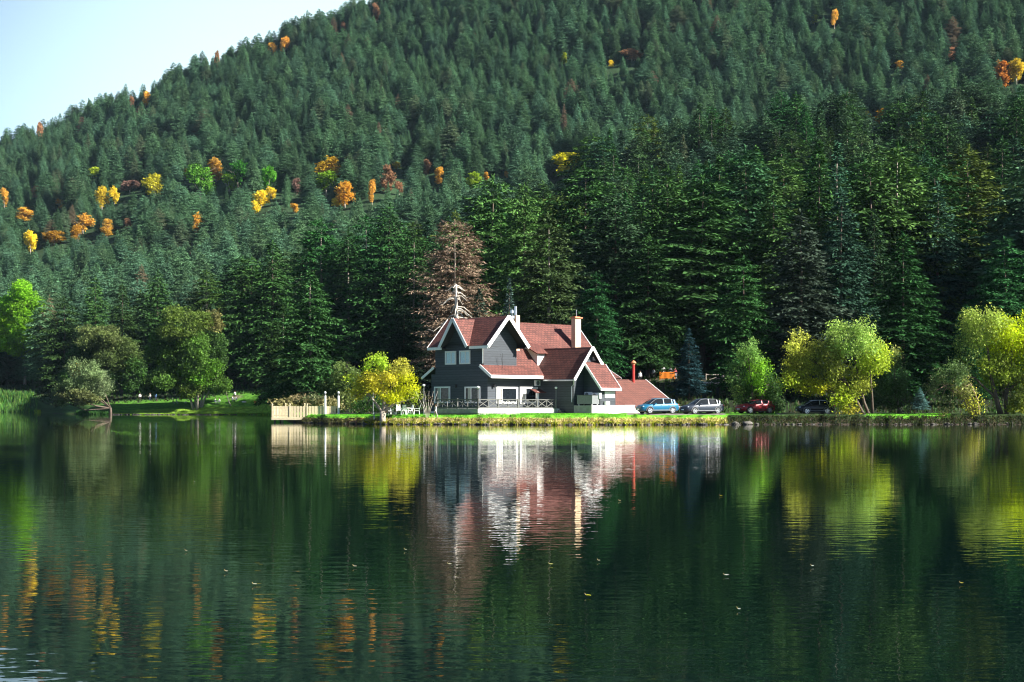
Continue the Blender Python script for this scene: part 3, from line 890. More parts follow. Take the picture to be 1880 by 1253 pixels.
ATR = limb_mesh(limbs_to([(0, 0, 8.5, 4, 4, 4.4), (1.8, .5, 6.6, 3, 3, 3), (-2, -.4, 6.2, 2.8, 2.8, 2.8)], r0=.3, seed=2), M['bark_pale'])
AUTP = []
_ys = np.arange(330, 1262, 2.)
for i, (u, p, hw, hh, c, lab) in enumerate(AUT):
    rows = HOR - (ground_z(np.full_like(_ys, u), _ys) - H_CAM) * F / _ys
    vis = np.minimum.accumulate(rows)
    want = p + hh * 1.75
    cand = np.where((rows <= want) & (rows <= vis + .5))[0]
    Y = float(_ys[cand[0]]) if len(cand) else 1240.0
    b = at(u, Y)
    hgt = (H_CAM + (HOR - (p - hh)) / F * Y) - b.z
    t = empty('autumn_tree', b, random.uniform(0, 6.28), lab, 'tree', 'autumn trees scattered over the hillside')
    sx, sz = hw * Y / F / 3.7, max(hgt, 3) / 12.4
    for nm, me in (('trunk', ATR), ('crown', APROTO[i % 5])):
        o = obj(nm, me, t); o.scale = (sx, sx, sz); o.color = (*c, 1)
    AUTP.append((u, p, hw, hh, Y))

# every other conifer: scattered over the ground
def front(u):
    return np.interp(u, [-700, 60, 250, 500, 560, 660, 700, 1180, 1200, 1330, 1350, 2500], [470, 470, 395, 372, 372, 350, 226, 212, 240, 240, 192, 190])
pts = []
Y = 215.0
while Y < 1330:
    stp = (6.6 if Y < 420 else 8.2) * (1 + .10 * (Y > 900))
    x0, x1 = -(1250 / F) * Y, (1300 / F) * Y
    xs = np.arange(x0, x1, stp)
    xs = xs + RNG.uniform(-.48, .48, len(xs)) * stp
    yy = Y + RNG.uniform(-.5, .5, len(xs)) * stp
    pts.append(np.stack([xs, yy], 1))
    Y += stp * .92
P2 = np.concatenate(pts)
UU = 940 + F * P2[:, 0] / P2[:, 1]
ZZ = ground_z(UU, P2[:, 1])
HH = (12 + 15 * RNG.random(len(P2)) ** .8) * (1 + .10 * np.sin(P2[:, 0] * .03) * np.cos(P2[:, 1] * .024))
HH[P2[:, 1] > 600] *= .93
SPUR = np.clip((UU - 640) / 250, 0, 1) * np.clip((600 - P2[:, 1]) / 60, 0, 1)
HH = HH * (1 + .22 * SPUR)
keep = (P2[:, 1] > front(UU)) & ~((SPUR > .5) & (RNG.random(len(P2)) < .30))
TOP = HOR - (ZZ + HH - H_CAM) * F / P2[:, 1]
for (u, y, hw) in HAND:
    keep &= ~((np.abs(UU - u) < hw * .95) & (P2[:, 1] < y + 3))
    keep &= ~((np.abs(UU - u) < hw * .55) & (P2[:, 1] < y + 9))
for (u, p, hw, hh, y) in AUTP:
    keep &= ~((np.abs(UU - u) < hw * .8 + 3.2 * F / P2[:, 1]) & (P2[:, 1] < y + 5) & (TOP < p + hh * (1.5 if hw > 30 else .6)) & (P2[:, 1] > 300))
for (u, p, hw, hh, y) in AUTP:
    xa = (u - 940) / F * y
    keep &= ~((P2[:, 0] > xa - 3) & (P2[:, 0] < xa + 13) & (np.abs(P2[:, 1] - y + 3) < 7))
P2, UU, ZZ, HH, TOP, SPUR = P2[keep], UU[keep], ZZ[keep], HH[keep], TOP[keep], SPUR[keep]
# the skyline of near trees may not tower over the photograph's
# the largest seen ones are things of their own
inview = (UU > -10) & (UU < 1890)
size = HH / P2[:, 1] * inview
order = np.argsort(-size)
n_own = 298 - len(NEAR)
own = order[:n_own]
rest = np.ones(len(P2), bool); rest[own] = False
KIND = RNG.choice(6, len(P2), p=[.24, .18, .12, .14, .18, .14])
SHAPE = ['pointed', 'slender', 'wide-skirted', 'round-topped', 'ragged', 'narrow spire-like']
def zone(u):
    for lim, s in ((110, 'above the round lime tree at the far left'), (270, 'above the dull leafy trees on the left shore'), (500, 'above the picnic lawn on the left'), (640, 'above the wooden jetty'),
                   (790, 'between the jetty and the dead brown fir'), (960, 'above the left wing of the lodge'), (1080, 'above the main roof ridge of the lodge'), (1200, 'above the big chimney of the lodge'),
                   (1350, 'above the blue and grey parked cars'), (1460, 'above the red parked car'), (1640, 'above the yellow-green willow'), (1760, 'above the gap between the willows')):
        if u < lim: return s
    return 'above the willow at the right edge'
_cols = [DK, MD, (.036, .098, .023), (.052, .100, .034), (.032, .092, .040), (.060, .110, .020)]
for i in own:
    k = int(KIND[i]); y = float(P2[i, 1])
    row = 'in the front rank' if y < float(front(UU[i])) + 18 else ('in the second rank' if y < float(front(UU[i])) + 45 else 'up the slope')
    lab = SHAPE[k] + ' dark fir ' + row + ' ' + zone(UU[i])
    t = empty('fir_tree', (float(P2[i, 0]), y, float(ZZ[i])), random.uniform(0, 6.28), lab, 'tree', SHAPE[k] + ' firs ' + row + ' ' + zone(UU[i]))
    s = float(HH[i]) / 25; w = s * random.uniform(1.0, 1.35)
    tr = obj('trunk', TRUNK[random.random() < .7], t); tr.scale = (s, s, s)
    cr = obj('crown', CONE[k], t); cr.scale = (w, w, s); cr.color = (*random.choice(_cols), 1)
    CROWN_SRC.setdefault(k, cr)

# the rest of the wood: one object, instances of the same crowns
idx = np.where(rest)[0]
me = bpy.data.meshes.new('distant_fir_forest')
me.vertices.add(len(idx))
co = np.stack([P2[idx, 0], P2[idx, 1], ZZ[idx]], 1).astype(np.float32)
me.vertices.foreach_set('co', co.ravel())
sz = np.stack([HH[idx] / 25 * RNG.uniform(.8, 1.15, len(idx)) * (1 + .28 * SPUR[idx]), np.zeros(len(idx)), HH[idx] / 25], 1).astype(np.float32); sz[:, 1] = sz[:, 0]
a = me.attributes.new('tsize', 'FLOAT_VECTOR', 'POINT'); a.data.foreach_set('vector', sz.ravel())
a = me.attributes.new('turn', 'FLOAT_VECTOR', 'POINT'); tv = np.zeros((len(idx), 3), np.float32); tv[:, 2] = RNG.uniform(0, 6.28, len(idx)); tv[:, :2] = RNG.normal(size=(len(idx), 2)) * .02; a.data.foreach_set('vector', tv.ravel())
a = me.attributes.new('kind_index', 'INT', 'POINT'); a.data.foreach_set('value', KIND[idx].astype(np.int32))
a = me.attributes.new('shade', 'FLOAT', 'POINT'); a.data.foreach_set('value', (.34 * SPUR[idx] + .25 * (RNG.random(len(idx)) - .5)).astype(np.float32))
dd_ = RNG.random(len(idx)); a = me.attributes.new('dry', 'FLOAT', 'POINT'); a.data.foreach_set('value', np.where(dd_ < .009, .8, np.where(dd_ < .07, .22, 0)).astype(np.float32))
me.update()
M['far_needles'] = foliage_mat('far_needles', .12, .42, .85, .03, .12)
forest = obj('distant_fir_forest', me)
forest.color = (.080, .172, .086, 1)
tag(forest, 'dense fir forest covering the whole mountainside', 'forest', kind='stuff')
ng = bpy.data.node_groups.new('forest', 'GeometryNodeTree')
ng.interface.new_socket('Geometry', in_out='INPUT', socket_type='NodeSocketGeometry')
ng.interface.new_socket('Geometry', in_out='OUTPUT', socket_type='NodeSocketGeometry')
gi = ng.nodes.new('NodeGroupInput'); go = ng.nodes.new('NodeGroupOutput')
jn = ng.nodes.new('GeometryNodeJoinGeometry')
for k in reversed(range(6)):
    if k not in CROWN_SRC: CROWN_SRC[k] = list(CROWN_SRC.values())[0]
    oi = ng.nodes.new('GeometryNodeObjectInfo'); oi.transform_space = 'ORIGINAL'
    oi.inputs['Object'].default_value = CROWN_SRC[k]; oi.inputs['As Instance'].default_value = True
    ng.links.new(oi.outputs['Geometry'], jn.inputs[0])
iop = ng.nodes.new('GeometryNodeInstanceOnPoints'); iop.inputs['Pick Instance'].default_value = True
def named(nm, typ):
    n = ng.nodes.new('GeometryNodeInputNamedAttribute'); n.data_type = typ; n.inputs['Name'].default_value = nm
    return [o for o in n.outputs if o.enabled and o.name == 'Attribute'][0]
ng.links.new(gi.outputs[0], iop.inputs['Points']); ng.links.new(jn.outputs[0], iop.inputs['Instance'])
ng.links.new(named('kind_index', 'INT'), iop.inputs['Instance Index'])
ng.links.new(named('turn', 'FLOAT_VECTOR'), iop.inputs['Rotation'])
ng.links.new(named('tsize', 'FLOAT_VECTOR'), iop.inputs['Scale'])
ng.links.new(iop.outputs[0], go.inputs[0])
md = forest.modifiers.new('forest', 'NODES'); md.node_group = ng
print('forest instances', len(idx), 'own', len(own))

# ---------------------------------------------------------------- broadleaf trees by the shore
g1, g2, g3 = (.08, .18, .025), (.13, .21, .035), (.055, .13, .025)
y1, y2, y3 = (.42, .54, .04), (.50, .48, .04), (.28, .42, .03)
leafy('lime_tree', 46, 476, [(45, 560, 40, 42, (.16, .38, .015)), (72, 590, 24, 40, (.24, .42, .01)), (20, 590, 30, 45, (.20, .38, .01)), (48, 625, 42, 36, (.13, .30, .01)), (0, 600, 20, 50, (.18, .35, .01))],
      'round bright lime-green tree at the far left edge of the lake', 0.251, 28, 21, .4, 'bark_pale', fill=.5)
leafy('spreading_tree', 362, 326, [(335, 600, 46, 34, g2), (392, 590, 20, 24, (.20, .20, .06)), (300, 640, 34, 40, g1), (350, 650, 44, 44, g1), (392, 650, 28, 46, g3), (370, 690, 40, 30, (.10, .26, .02)), (310, 695, 40, 30, g1), (400, 705, 22, 22, g1), (285, 710, 24, 18, g3), (345, 715, 30, 20, g2)],
      'large spreading green tree on the picnic lawn', 0.188, 32, 22, .42, 'bark_pale', twigs=2,
      stems=[([(x * .35, y, -.5), (x * .6, y, 1.5), (x * 1.3, y * 1.5, 4.5), (x * 2.2, y * 2, 9)], .30, .08) for x, y in ((-2.2, 0), (-.9, .8), (.4, -.6), (1.3, .4), (2.3, 0))] + [([(7.6, -1, -.3), (6.7, -.5, 1.2), (6.0, 0, 3.2)], .12, .08)])
leafy('leafy_tree', 205, 352, [(190, 625, 44, 26, (.13, .17, .05)), (155, 660, 34, 34, g3), (215, 660, 44, 34, (.10, .15, .04)), (245, 690, 24, 34, g3), (180, 700, 44, 34, g3), (135, 700, 26, 30, g3)],
      'dull olive leafy tree behind the silvery willow on the left shore', 0.201, 32, 23, .35)
leafy('silver_willow', 203, 324, [(160, 688, 34, 32, (.17, .25, .10)), (185, 705, 30, 28, (.19, .26, .12)), (128, 718, 30, 22, (.13, .20, .06)), (150, 730, 40, 14, (.15, .18, .06)), (138, 680, 12, 14, (.38, .28, .04)), (108, 735, 12, 14, (.14, .17, .07))],
      'silvery green willow leaning over the water on the left shore', 0.163, 36, 24, .28, 'bark', fill=.55)
leafy('yellow_garden_tree', 703, 162.6, [(690, 668, 24, 22, y3), (665, 705, 26, 20, (.40, .42, .03)), (728, 678, 24, 22, (.34, .34, .05)), (700, 700, 34, 26, (.42, .40, .03)), (745, 708, 26, 26, (.46, .50, .01)), (718, 730, 26, 16, (.44, .48, .01)), (655, 725, 14, 12, y2), (762, 728, 12, 14, (.30, .38, .03)), (640, 695, 10, 10, y1)],
      'gnarled yellow-leaved tree on the lawn between the jetty and the lodge', 0.095, 56, 25, .3, 'bark_pale', fill=.7,
      stems=[([(0, 0, -.4), (-.05, 0, .6), (0, 0, 1.25)], .36, .30), ([(0, 0, 1.2), (.1, .1, 2.2), (0, .2, 3.4), (-.4, 0, 5.4)], .2, .05),
             ([(-.05, 0, 1.1), (-.7, .1, 2.0), (-1.3, 0, 2.8), (-2.1, 0, 3.1), (-3.0, 0, 2.8)], .17, .05), ([(-1.3, 0, 2.8), (-1.7, .2, 3.3), (-2.2, .2, 4.0)], .1, .03),
             ([(.1, 0, 1.1), (.7, 0, 1.7), (1.5, .1, 2.15), (2.6, .2, 2.4), (3.4, .2, 2.8)], .18, .04), ([(.15, .1, 1.2), (.6, .4, 2.2), (1.3, .4, 3.6)], .15, .03), ([(0, 0, 2.6), (.9, .3, 3.8), (1.9, .3, 4.8)], .1, .03)])
leafy('round_bush', 628, 197, [(632, 690, 26, 30, (.13, .20, .05)), (610, 715, 22, 30, (.10, .16, .04)), (655, 715, 22, 30, g3), (632, 735, 32, 18, (.14, .19, .05)), (600, 738, 20, 14, g2)],
      'rounded grey-green bush behind the jetty lamp posts', 0.126, 40, 26, .18, cat='bush')
leafy('green_bush', 680, 182, [(680, 742, 20, 16, g3), (690, 722, 18, 18, g3), (662, 750, 14, 10, g1)], 'low dark green bush under the yellow garden tree', 0.153, 20, 27, .1, cat='bush')
leafy('rose_bush', 785, 161.6, [(780, 728, 11, 12, (.14, .15, .05), 0, .7), (793, 733, 9, 12, (.18, .12, .07), 0, .7), (775, 742, 7, 8, (.12, .15, .05), 0, .6), (800, 742, 6, 8, (.13, .14, .05), 0, .5)],
      'thin twiggy bush with bare stems at the lawn edge before the lodge', 0.071, 24, 28, .05, 'deadwood', cat='bush', fill=.8, stems=[([(.03 * k, 0, -.2), (k * .10, .03 * k, .9), (k * .22, .05, 1.8), (k * .3, 0, 2.6)], .024, .008) for k in (-4, -2.5, -1, .5, 2, 3.5)])
leafy('dry_brush', 560, 186, [(530, 742, 28, 12, (.22, .20, .08)), (565, 738, 30, 14, (.12, .14, .06)), (600, 742, 26, 14, (.20, .18, .08)), (548, 735, 20, 10, (.30, .24, .12))],
      'dry brushwood thicket right behind the wooden jetty', 0.126, 32, 29, .08, cat='bush')
leafy('green_tree', 1385, 171, [(1372, 650, 24, 28, (.15, .28, .06)), (1355, 690, 20, 30, (.10, .20, .05)), (1390, 680, 26, 38, (.16, .34, .02)), (1410, 705, 26, 34, g3), (1375, 728, 26, 22, g3), (1420, 740, 22, 22, (.05, .10, .03)), (1352, 722, 12, 14, (.2, .3, .06))],
      'bright green bushy tree over the red car', 0.108, 48, 30, .2, fork=.3)
leafy('yellow_green_willow', 1590, 166, [(1560, 625, 48, 36, (.32, .48, .10)), (1475, 642, 30, 30, (.44, .48, .07)), (1600, 660, 32, 36, (.42, .56, .04)), (1520, 665, 34, 40, (.26, .32, .05)), (1560, 700, 46, 34, (.30, .36, .04)), (1465, 680, 28, 24, (.32, .36, .04)), (1450, 700, 22, 13, y1), (1490, 708, 34, 14, (.46, .48, .02)), (1545, 732, 26, 22, y1), (1556, 752, 18, 14, y2)],
      'large willow with yellow and green leaves over the black car', 0.120, 44, 31, .3, hang=.10, fork=.2,
      stems=[([(0, 0, -.6), (-.9, 0, 1.2), (-2, 0, 3.2), (-3.4, 0, 5.5)], .2, .06), ([(.5, 0, -.6), (-.2, 0, 1.2), (-.8, 0, 3.8), (-1.4, 0, 7.0)], .2, .06), ([(.8, .3, -.6), (.7, .3, 2.0), (.4, 0, 5.0)], .17, .05), ([(-.9, 0, 1.2), (-3.5, 0, 2.3), (-6.5, 0, 3.0)], .12, .04), ([(-2, 0, 3.2), (-5, 0, 5.2), (-6.6, 0, 6.2)], .1, .03)])
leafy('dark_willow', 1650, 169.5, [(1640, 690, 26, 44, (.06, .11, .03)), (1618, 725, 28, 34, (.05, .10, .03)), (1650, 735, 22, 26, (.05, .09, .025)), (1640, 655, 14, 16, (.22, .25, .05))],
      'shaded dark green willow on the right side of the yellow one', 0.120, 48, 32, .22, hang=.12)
leafy('bright_willow', 1845, 166, [(1800, 600, 42, 40, (.36, .46, .08)), (1850, 625, 44, 46, (.46, .56, .01)), (1895, 650, 40, 60, (.44, .54, .01)), (1775, 640, 22, 34, (.18, .26, .05)), (1830, 680, 40, 40, (.22, .30, .03)), (1880, 715, 34, 36, (.20, .26, .04)), (1870, 750, 26, 18, (.30, .34, .04)), (1850, 755, 12, 16, y1)],
      'tall bright yellow-green willow at the right edge of the lake', 0.120, 44, 33, .4, hang=.10,
      stems=[([(-.3, 0, -.6), (-.9, 0, 1.6), (-1.5, 0, 4.0), (-2.0, 0, 8.5)], .34, .08), ([(.2, 0, -.6), (.1, 0, 1.6), (.6, 0, 5), (.9, 0, 8.6)], .26, .07), ([(-.9, 0, 1.6), (-3.2, 0, 3.8), (-5.2, -.5, 4.1), (-6.8, -.8, 2.2)], .14, .03), ([(0, 0, 2), (2, 0, 4), (3.6, 0, 7)], .2, .05)])
leafy('grey_willow', 1775, 163.6, [(1745, 690, 34, 26, (.10, .17, .05)), (1720, 712, 24, 24, (.13, .17, .06)), (1765, 712, 26, 22, (.24, .27, .07)), (1785, 740, 18, 24, (.42, .44, .04)), (1740, 745, 20, 22, (.12, .15, .05)), (1730, 765, 12, 8, (.30, .30, .08))],
      'greyish half-bare willow drooping to the water left of the bright one', 0.101, 32, 34, .26, 'twigs', fill=.7, hang=.1,
      stems=[([(1.4 - .2 * k, .1 * k, -.6), (1.1 - .3 * k, .1 * k, 1.6), (.4 - .75 * k, 0, 3.3), (-.4 - .95 * k, -.2, 2.9 - .1 * k), (-.9 - 1.0 * k, -.3, 1.2)], .13, .015) for k in range(5)])
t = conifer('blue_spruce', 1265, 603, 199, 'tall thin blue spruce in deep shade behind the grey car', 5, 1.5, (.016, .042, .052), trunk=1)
t = conifer('blue_spruce', 1689, 712, 178, 'little pale blue-green spruce on the lawn between the willows', 5, 2.3, (.13, .26, .22), trunk=1)

# ---------------------------------------------------------------- the lodge (local x runs right and away, local y runs left and away)
R2 = math.sqrt(.5)
CY = 168.0
CX = (888 - 940) / F * CY
ZB = 1.0
lodge = empty('lodge', (CX, CY, ZB), math.radians(45), 'black timber lodge with steep red roofs and white gable trim at the water', 'house')

def hx(u, p, x0):
    """(y, z) on the plane x = x0 for a picture point"""
    k = (u - 940) / F
    y = (CX - k * CY + R2 * x0 * (1 - k)) / (R2 * (1 + k))
    Y = CY + R2 * (x0 + y)
    return y, H_CAM - ZB + (HOR - p) * Y / F

def hy(u, p, y0):
    k = (u - 940) / F
    x = (k * CY - CX + R2 * y0 * (1 + k)) / (R2 * (1 - k))
    Y = CY + R2 * (x + y0)
    return x, H_CAM - ZB + (HOR - p) * Y / F

def hw(x, y, z):
    """world point of a lodge point"""
    return Vector((CX + R2 * (x - y), CY + R2 * (x + y), ZB + z))

def prism(mb, poly, axis, a, b):
    """extrude a polygon of (s, z) between a and b along axis 'x' or 'y'"""
    f = (lambda s, z, t: (t, s, z)) if axis == 'x' else (lambda s, z, t: (s, t, z))
    n = len(poly)
    vs = [f(s, z, a) for s, z in poly] + [f(s, z, b) for s, z in poly]
    mb.poly(vs, [tuple(range(n)), tuple(range(2 * n - 1, n - 1, -1))] + [(i, (i + 1) % n, n + (i + 1) % n, n + i) for i in range(n)])

# walls
mb = MB()
mb.box(0, 5, 0, 7.7, -.5, 7.3)
prism(mb, [(.0, 7.3), (0, 7.8), (2.5, 10.42), (5, 7.8), (5, 7.3)], 'y', 0, 7.7)
prism(mb, [(1.75, 7.3), (3.8, 10.2), (5.85, 7.3)], 'x', 0, .4)
mb.box(0, 4.5, 7.7, 8.35, -.5, 4.4)
mb.build('left_wing_wall', M['siding'], lodge)
mb = MB()
mb.box(5.0, 19.3, 0.003, 9.2, -.5, 5.1)
prism(mb, [(0.02, 5.1), (4.6, 10.2), (9.2, 5.1)], 'x', 18.9, 19.3)
mb.box(0.003, 7.8, -.6, 0, -.5, 4.55)
mb.build('main_wall', M['siding'], lodge)
mb = MB()
mb.box(7.8, 12.0, -5.9, -.0, -.5, 3.95)
prism(mb, [(7.8, 3.95), (7.8, 4.25), (10.2, 7.15), (12.0, 4.98), (12.0, 3.95)], 'y', -5.9, -1.0)
mb.build('projecting_wing_wall', M['siding'], lodge)
mb = MB()
prism(mb, [(-8.3, .9), (-8.3, 3.12), (-5.9, 5.75), (-5.9, .9)], 'x', 9.4, 11.9)
mb.build('porch_wall', M['siding'], lodge)

# roofs
T = M['tiles']; TS = [T, M['soffit']]
mb = MB(); mb.under = 1
ex, rx, ez, rz_ = -.6, 2.5, 7.35, 10.6
mb.slab([(ex, 1.65, ez), (ex, -1.3, ez), (rx, -1.3, rz_), (rx, 1.65, rz_)])
mb.slab([(ex, 8.3, ez), (ex, 5.95, ez), (rx, 5.95, rz_), (rx, 8.3, rz_)])
for y_ in (1.65, 5.95):
    q = [(ex, y_, ez), (rx - .19, 3.8, 10.4), (rx, 3.8, rz_), (rx, y_, rz_)]
    mb.slab(q if y_ > 3 else q[::-1])
mb.slab([(5.6, -1.3, ez), (5.6, 8.3, ez), (rx, 8.3, rz_), (rx, -1.3, rz_)])
mb.slab([(-1.0, 1.65, ez), (-.6, 1.65, ez), (2.31, 3.8, 10.4), (-1.0, 3.8, 10.4)])
mb.slab([(-.6, 5.95, ez), (-1.0, 5.95, ez), (-1.0, 3.8, 10.4), (2.31, 3.8, 10.4)])
mb.build('left_wing_roof', TS, lodge)
mb = MB(); mb.under = 1
mb.slab([(5.0, -.0, 5.3), (19.7, 0, 5.3), (19.7, 4.6, 10.4), (5.0, 4.6, 10.4)])
mb.slab([(19.7, 9.9, 4.5), (5.0, 9.9, 4.5), (5.0, 4.6, 10.4), (19.7, 4.6, 10.4)])
mb.slab([(-.6, -1.8, 4.1), (20.3, -1.8, 4.1), (19.7, -.0, 5.3), (-.6, -.0, 5.3)])
mb.build('main_roof', TS, lodge)
mb = MB(); mb.under = 1
mb.slab([(7.3, -1.4, 3.8), (7.3, -6.5, 3.8), (10.2, -6.5, 7.33), (10.2, 1.6, 7.33), (9.4, .9, 6.35), (7.6, -1.2, 4.16)])
mb.slab([(12.1, -6.5, 5.02), (12.1, -1.4, 5.02), (10.2, 1.6, 7.33), (10.2, -6.5, 7.33)])
mb.build('projecting_wing_roof', TS, lodge)
mb = MB(); mb.under = 1
mb.slab([(8.95, -8.8, 2.8), (12.25, -8.8, 2.8), (12.25, -6.52, 5.5), (8.95, -6.52, 5.5)])
mb.slab([(8.95, -6.52, 5.5), (12.25, -6.52, 5.5), (12.25, -5.95, 5.7), (8.95, -5.95, 5.7)], .1)
mb.build('porch_roof', TS, lodge)
mb = MB(); mb.under = 1
mb.slab([(7.9, -.25, 6.75), (12.0, -.25, 6.75), (12.0, 2.4, 8.02), (7.9, 2.4, 8.02)], .1)
dr = mb.build('dormer_roof', TS, lodge)
mb = MB(); prism(mb, [(.1, 5.2), (.1, 6.66), (2.3, 7.85), (2.3, 7.0)], 'x', 8.35, 11.8); mb.build('dormer_wall', M['white'], dr)
mb = MB(); mb.under = 1
mb.slab([(-.2, 9.7, 4.0), (-.2, 7.72, 5.15), (4.6, 7.72, 5.15), (4.6, 9.7, 4.0)])
mb.build('lean_to_roof', TS, lodge)

# soffits
mb = MB()
mb.box(-.58, -.0, -1.28, 1.7, 7.16, 7.24); mb.box(-.58, 0, 5.9, 8.28, 7.16, 7.24)
mb.box(5.0, 5.58, -1.28, 3.0, 7.16, 7.24)
mb.box(-.58, 7.3, -1.78, -.6, 3.86, 3.92)
mb.box(7.32, 7.8, -6.4, -1.8, 3.6, 3.66)
mb.build('soffit', M['soffit'], lodge)

# white trim: every run a part of its own
def trim(pts, h=.36, w=.07, up=(0, 0, 1), name='gable_trim'):
    mb = MB()
    for a, b in zip(pts[:-1], pts[1:]):
        mb.beam(a, b, w, h, up)
    return mb.build(name, M['white'], lodge)
d = .14
trim([(-.62, -1.34, ez - .1), (rx, -1.34, rz_ - .1 + .05), (5.62, -1.34, ez - .1)], .42)
trim([(-1.04, 1.6, ez - .1), (-1.04, 3.8, 10.35), (-1.04, 6.0, ez - .1)], .36)
trim([(-.63, -1.3, ez - .17), (-.63, 1.6, ez - .17)], .3, .06, name='eave_trim')
trim([(-.63, 6.0, ez - .17), (-.63, 8.32, ez - .17)], .3, .06, name='eave_trim')
trim([(ex, 8.34, ez - .1), (rx, 8.34, rz_ - .08)], .22, .06)
trim([(-.64, -1.83, 4.03), (7.28, -1.83, 4.03)], .34, .06, name='eave_trim')
trim([(-.64, -1.8, 4.02), (-.64, .0, 5.22)], .30)
trim([(19.74, 4.6, 10.36), (19.74, 0, 5.26), (20.34, -1.8, 4.04)], .2)
trim([(7.25, -6.54, 3.7), (10.2, -6.54, 7.28), (12.15, -6.54, 4.9)], .34)
trim([(8.92, -8.82, 2.72), (8.92, -6.5, 5.44)], .26)
trim([(12.28, -8.82, 2.72), (12.28, -6.5, 5.44)], .14)
trim([(8.9, -8.84, 2.68), (12.3, -8.84, 2.68)], .30, .06, name='eave_trim')
trim([(-.24, 9.72, 3.95), (-.24, 7.7, 5.12)], .28)
trim([(-.04, .12, 5.45), (-.04, .12, 7.1)], .05, .12, (1, 0, 0), 'corner_board')
mb = MB(); mb.tube([(7.24, -1.9, 3.68), (7.24, -6.55, 3.66)], .085, 8); mb.build('gutter', M['steel'], lodge)
mb = MB(); mb.tube([(7.24, -6.45, 3.62), (7.5, -6.2, 3.25), (7.72, -5.7, 3.0), (7.72, -5.7, 1.3)], .05, 6); mb.build('downpipe', M['steel'], lodge)

# windows
def window(u0, u1, p0, p1, plane, at_, bars=(.5,), curtain=None, fw=.16, blind=False):
    f = (lambda u, p: hx(u, p, at_)) if plane == 'x' else (lambda u, p: hy(u, p, at_))
    s0, z1 = f(u0, p0); s1, z0 = f(u1, p1)
    lo, hi = min(s0, s1), max(s0, s1)
    def B(mb, a, b, c, d_, o0, o1):
        if plane == 'x': mb.box(at_ - o1, at_ - o0, a, b, c, d_)
        else: mb.box(a, b, at_ - o1, at_ - o0, c, d_)
    mb = MB()
    B(mb, lo - fw, hi + fw, z1, z1 + fw, .0, .12); B(mb, lo - fw, hi + fw, z0 - fw, z0, .0, .12)
    B(mb, lo - fw, lo, z0, z1, 0, .12); B(mb, hi, hi + fw, z0, z1, 0, .12)
    for q in bars:
        c = lo + (hi - lo) * q
        B(mb, c - .06, c + .06, z0, z1, 0, .08)
    w = mb.build('window', M['white'], lodge)
    mb = MB(); B(mb, lo, hi, z0, z1, .005, .03); mb.build('pane', M['glass'], w)
    if curtain:
        mb = MB()
        for a, b in curtain: B(mb, lo + (hi - lo) * a, lo + (hi - lo) * b, z0, z1, .031, .036)
        mb.build('curtain', M['blind' if blind else 'curtain'], w)
    return w
window(820, 836, 648, 667, 'x', 0, (.45,), [(.02, .4), (.5, .98)], blind=True)
window(846, 862, 647, 666, 'x', 0, (.45,), [(.02, .4), (.5, .98)], blind=True)
window(800, 825, 713, 738, 'x', 0, (.62,), [(.66, .85)])
window(856, 881, 713, 738, 'x', 0, (.62,), [(.66, .85)])
window(913, 947, 714, 738, 'y', -.6, (.24,), [(0, .2)], .2)
window(956, 984, 714, 738, 'y', -.6, (.3,), [(0, .25)], .2)
window(1089, 1093, 657, 661, 'y', -5.9, (.5,), None, .08)

# chimneys, flues, aerials
def chimney(x, y, w, dpt, z0, z1, name='chimney'):
    mb = MB(); mb.box(x, x + w, y, y + dpt, z0, z1); c = mb.build(name, M['brick'], lodge)
    return c
c = chimney(16.2, 1.6, .95, .62, 6.5, 11.0)
mb = MB(); mb.box(16.05, 17.3, 1.45, 2.37, 11.0, 11.12); mb.box(16.25, 17.1, 1.65, 2.17, 11.12, 11.2); mb.build('chimney_cap', M['terracotta'], c)
mb = MB(); mb.tube([(16.7, 1.9, 11.2), (16.7, 1.9, 12.0)], .03, 6); mb.lathe((16.7, 1.9, 11.5), [(.02, 0), (.07, .05), (.02, .14)], 8); mb.build('finial', M['steel'], c)
c = chimney(6.4, 1.5, .62, .6, 7.0, 10.95)
mb = MB(); mb.tube([(6.55, 1.7, 10.9), (6.55, 1.7, 11.95)], .15, 10); mb.build('steel_flue', M['steel'], c)
mb = MB(); mb.tube([(5.9, 1.6, 9.5), (5.9, 1.6, 11.6)], .035, 6); mb.beam((5.75, 1.6, 11.3), (6.05, 1.6, 11.3), .22, .3); mb.beam((5.7, 1.5, 10.7), (6.1, 1.5, 10.7), .16, .3); mb.build('antenna', M['steel'], lodge)
mb = MB(); mb.tube([(2.35, -.5, 4.9), (2.35, -.5, 5.3), (2.05, -.5, 6.5)], .018, 5); mb.tube([(2.35, -.5, 4.9), (2.35, -.5, 6.6)], .014, 5); mb.build('lightning_rod', M['black'], lodge)

# wall lamps, little awning, white board
for (u, p) in ((839, 709), (789, 709)):
    y, z = hx(u, p, 0); mb = MB(); mb.lathe((-.18, y, z - .2), [(.03, 0), (.1, .08), (.13, .3), (.02, .4)], 8); mb.build('wall_lamp', M['black'], lodge)
x, z = hy(905, 709, -.6); mb = MB(); mb.lathe((x, -.8, z - .2), [(.03, 0), (.12, .08), (.15, .32), (.02, .42)], 8); mb.build('wall_lamp', M['black'], lodge)
x, z = hy(983, 717, -1.6)
mb = MB(); mb.slab([(x - .6, -2.3, 2.35), (x + 1.0, -2.3, 2.35), (x + 1.0, -1.4, 2.75), (x - .6, -1.4, 2.75)], .05); aw = mb.build('awning', T, lodge)
mb = MB(); mb.box(x - .1, x + .16, -2.0, -1.74, .6, 2.5); mb.build('post', M['white'], aw)
x0, z1 = hy(1110, 719, -8.3); x1, z0 = hy(1128, 731, -8.3)
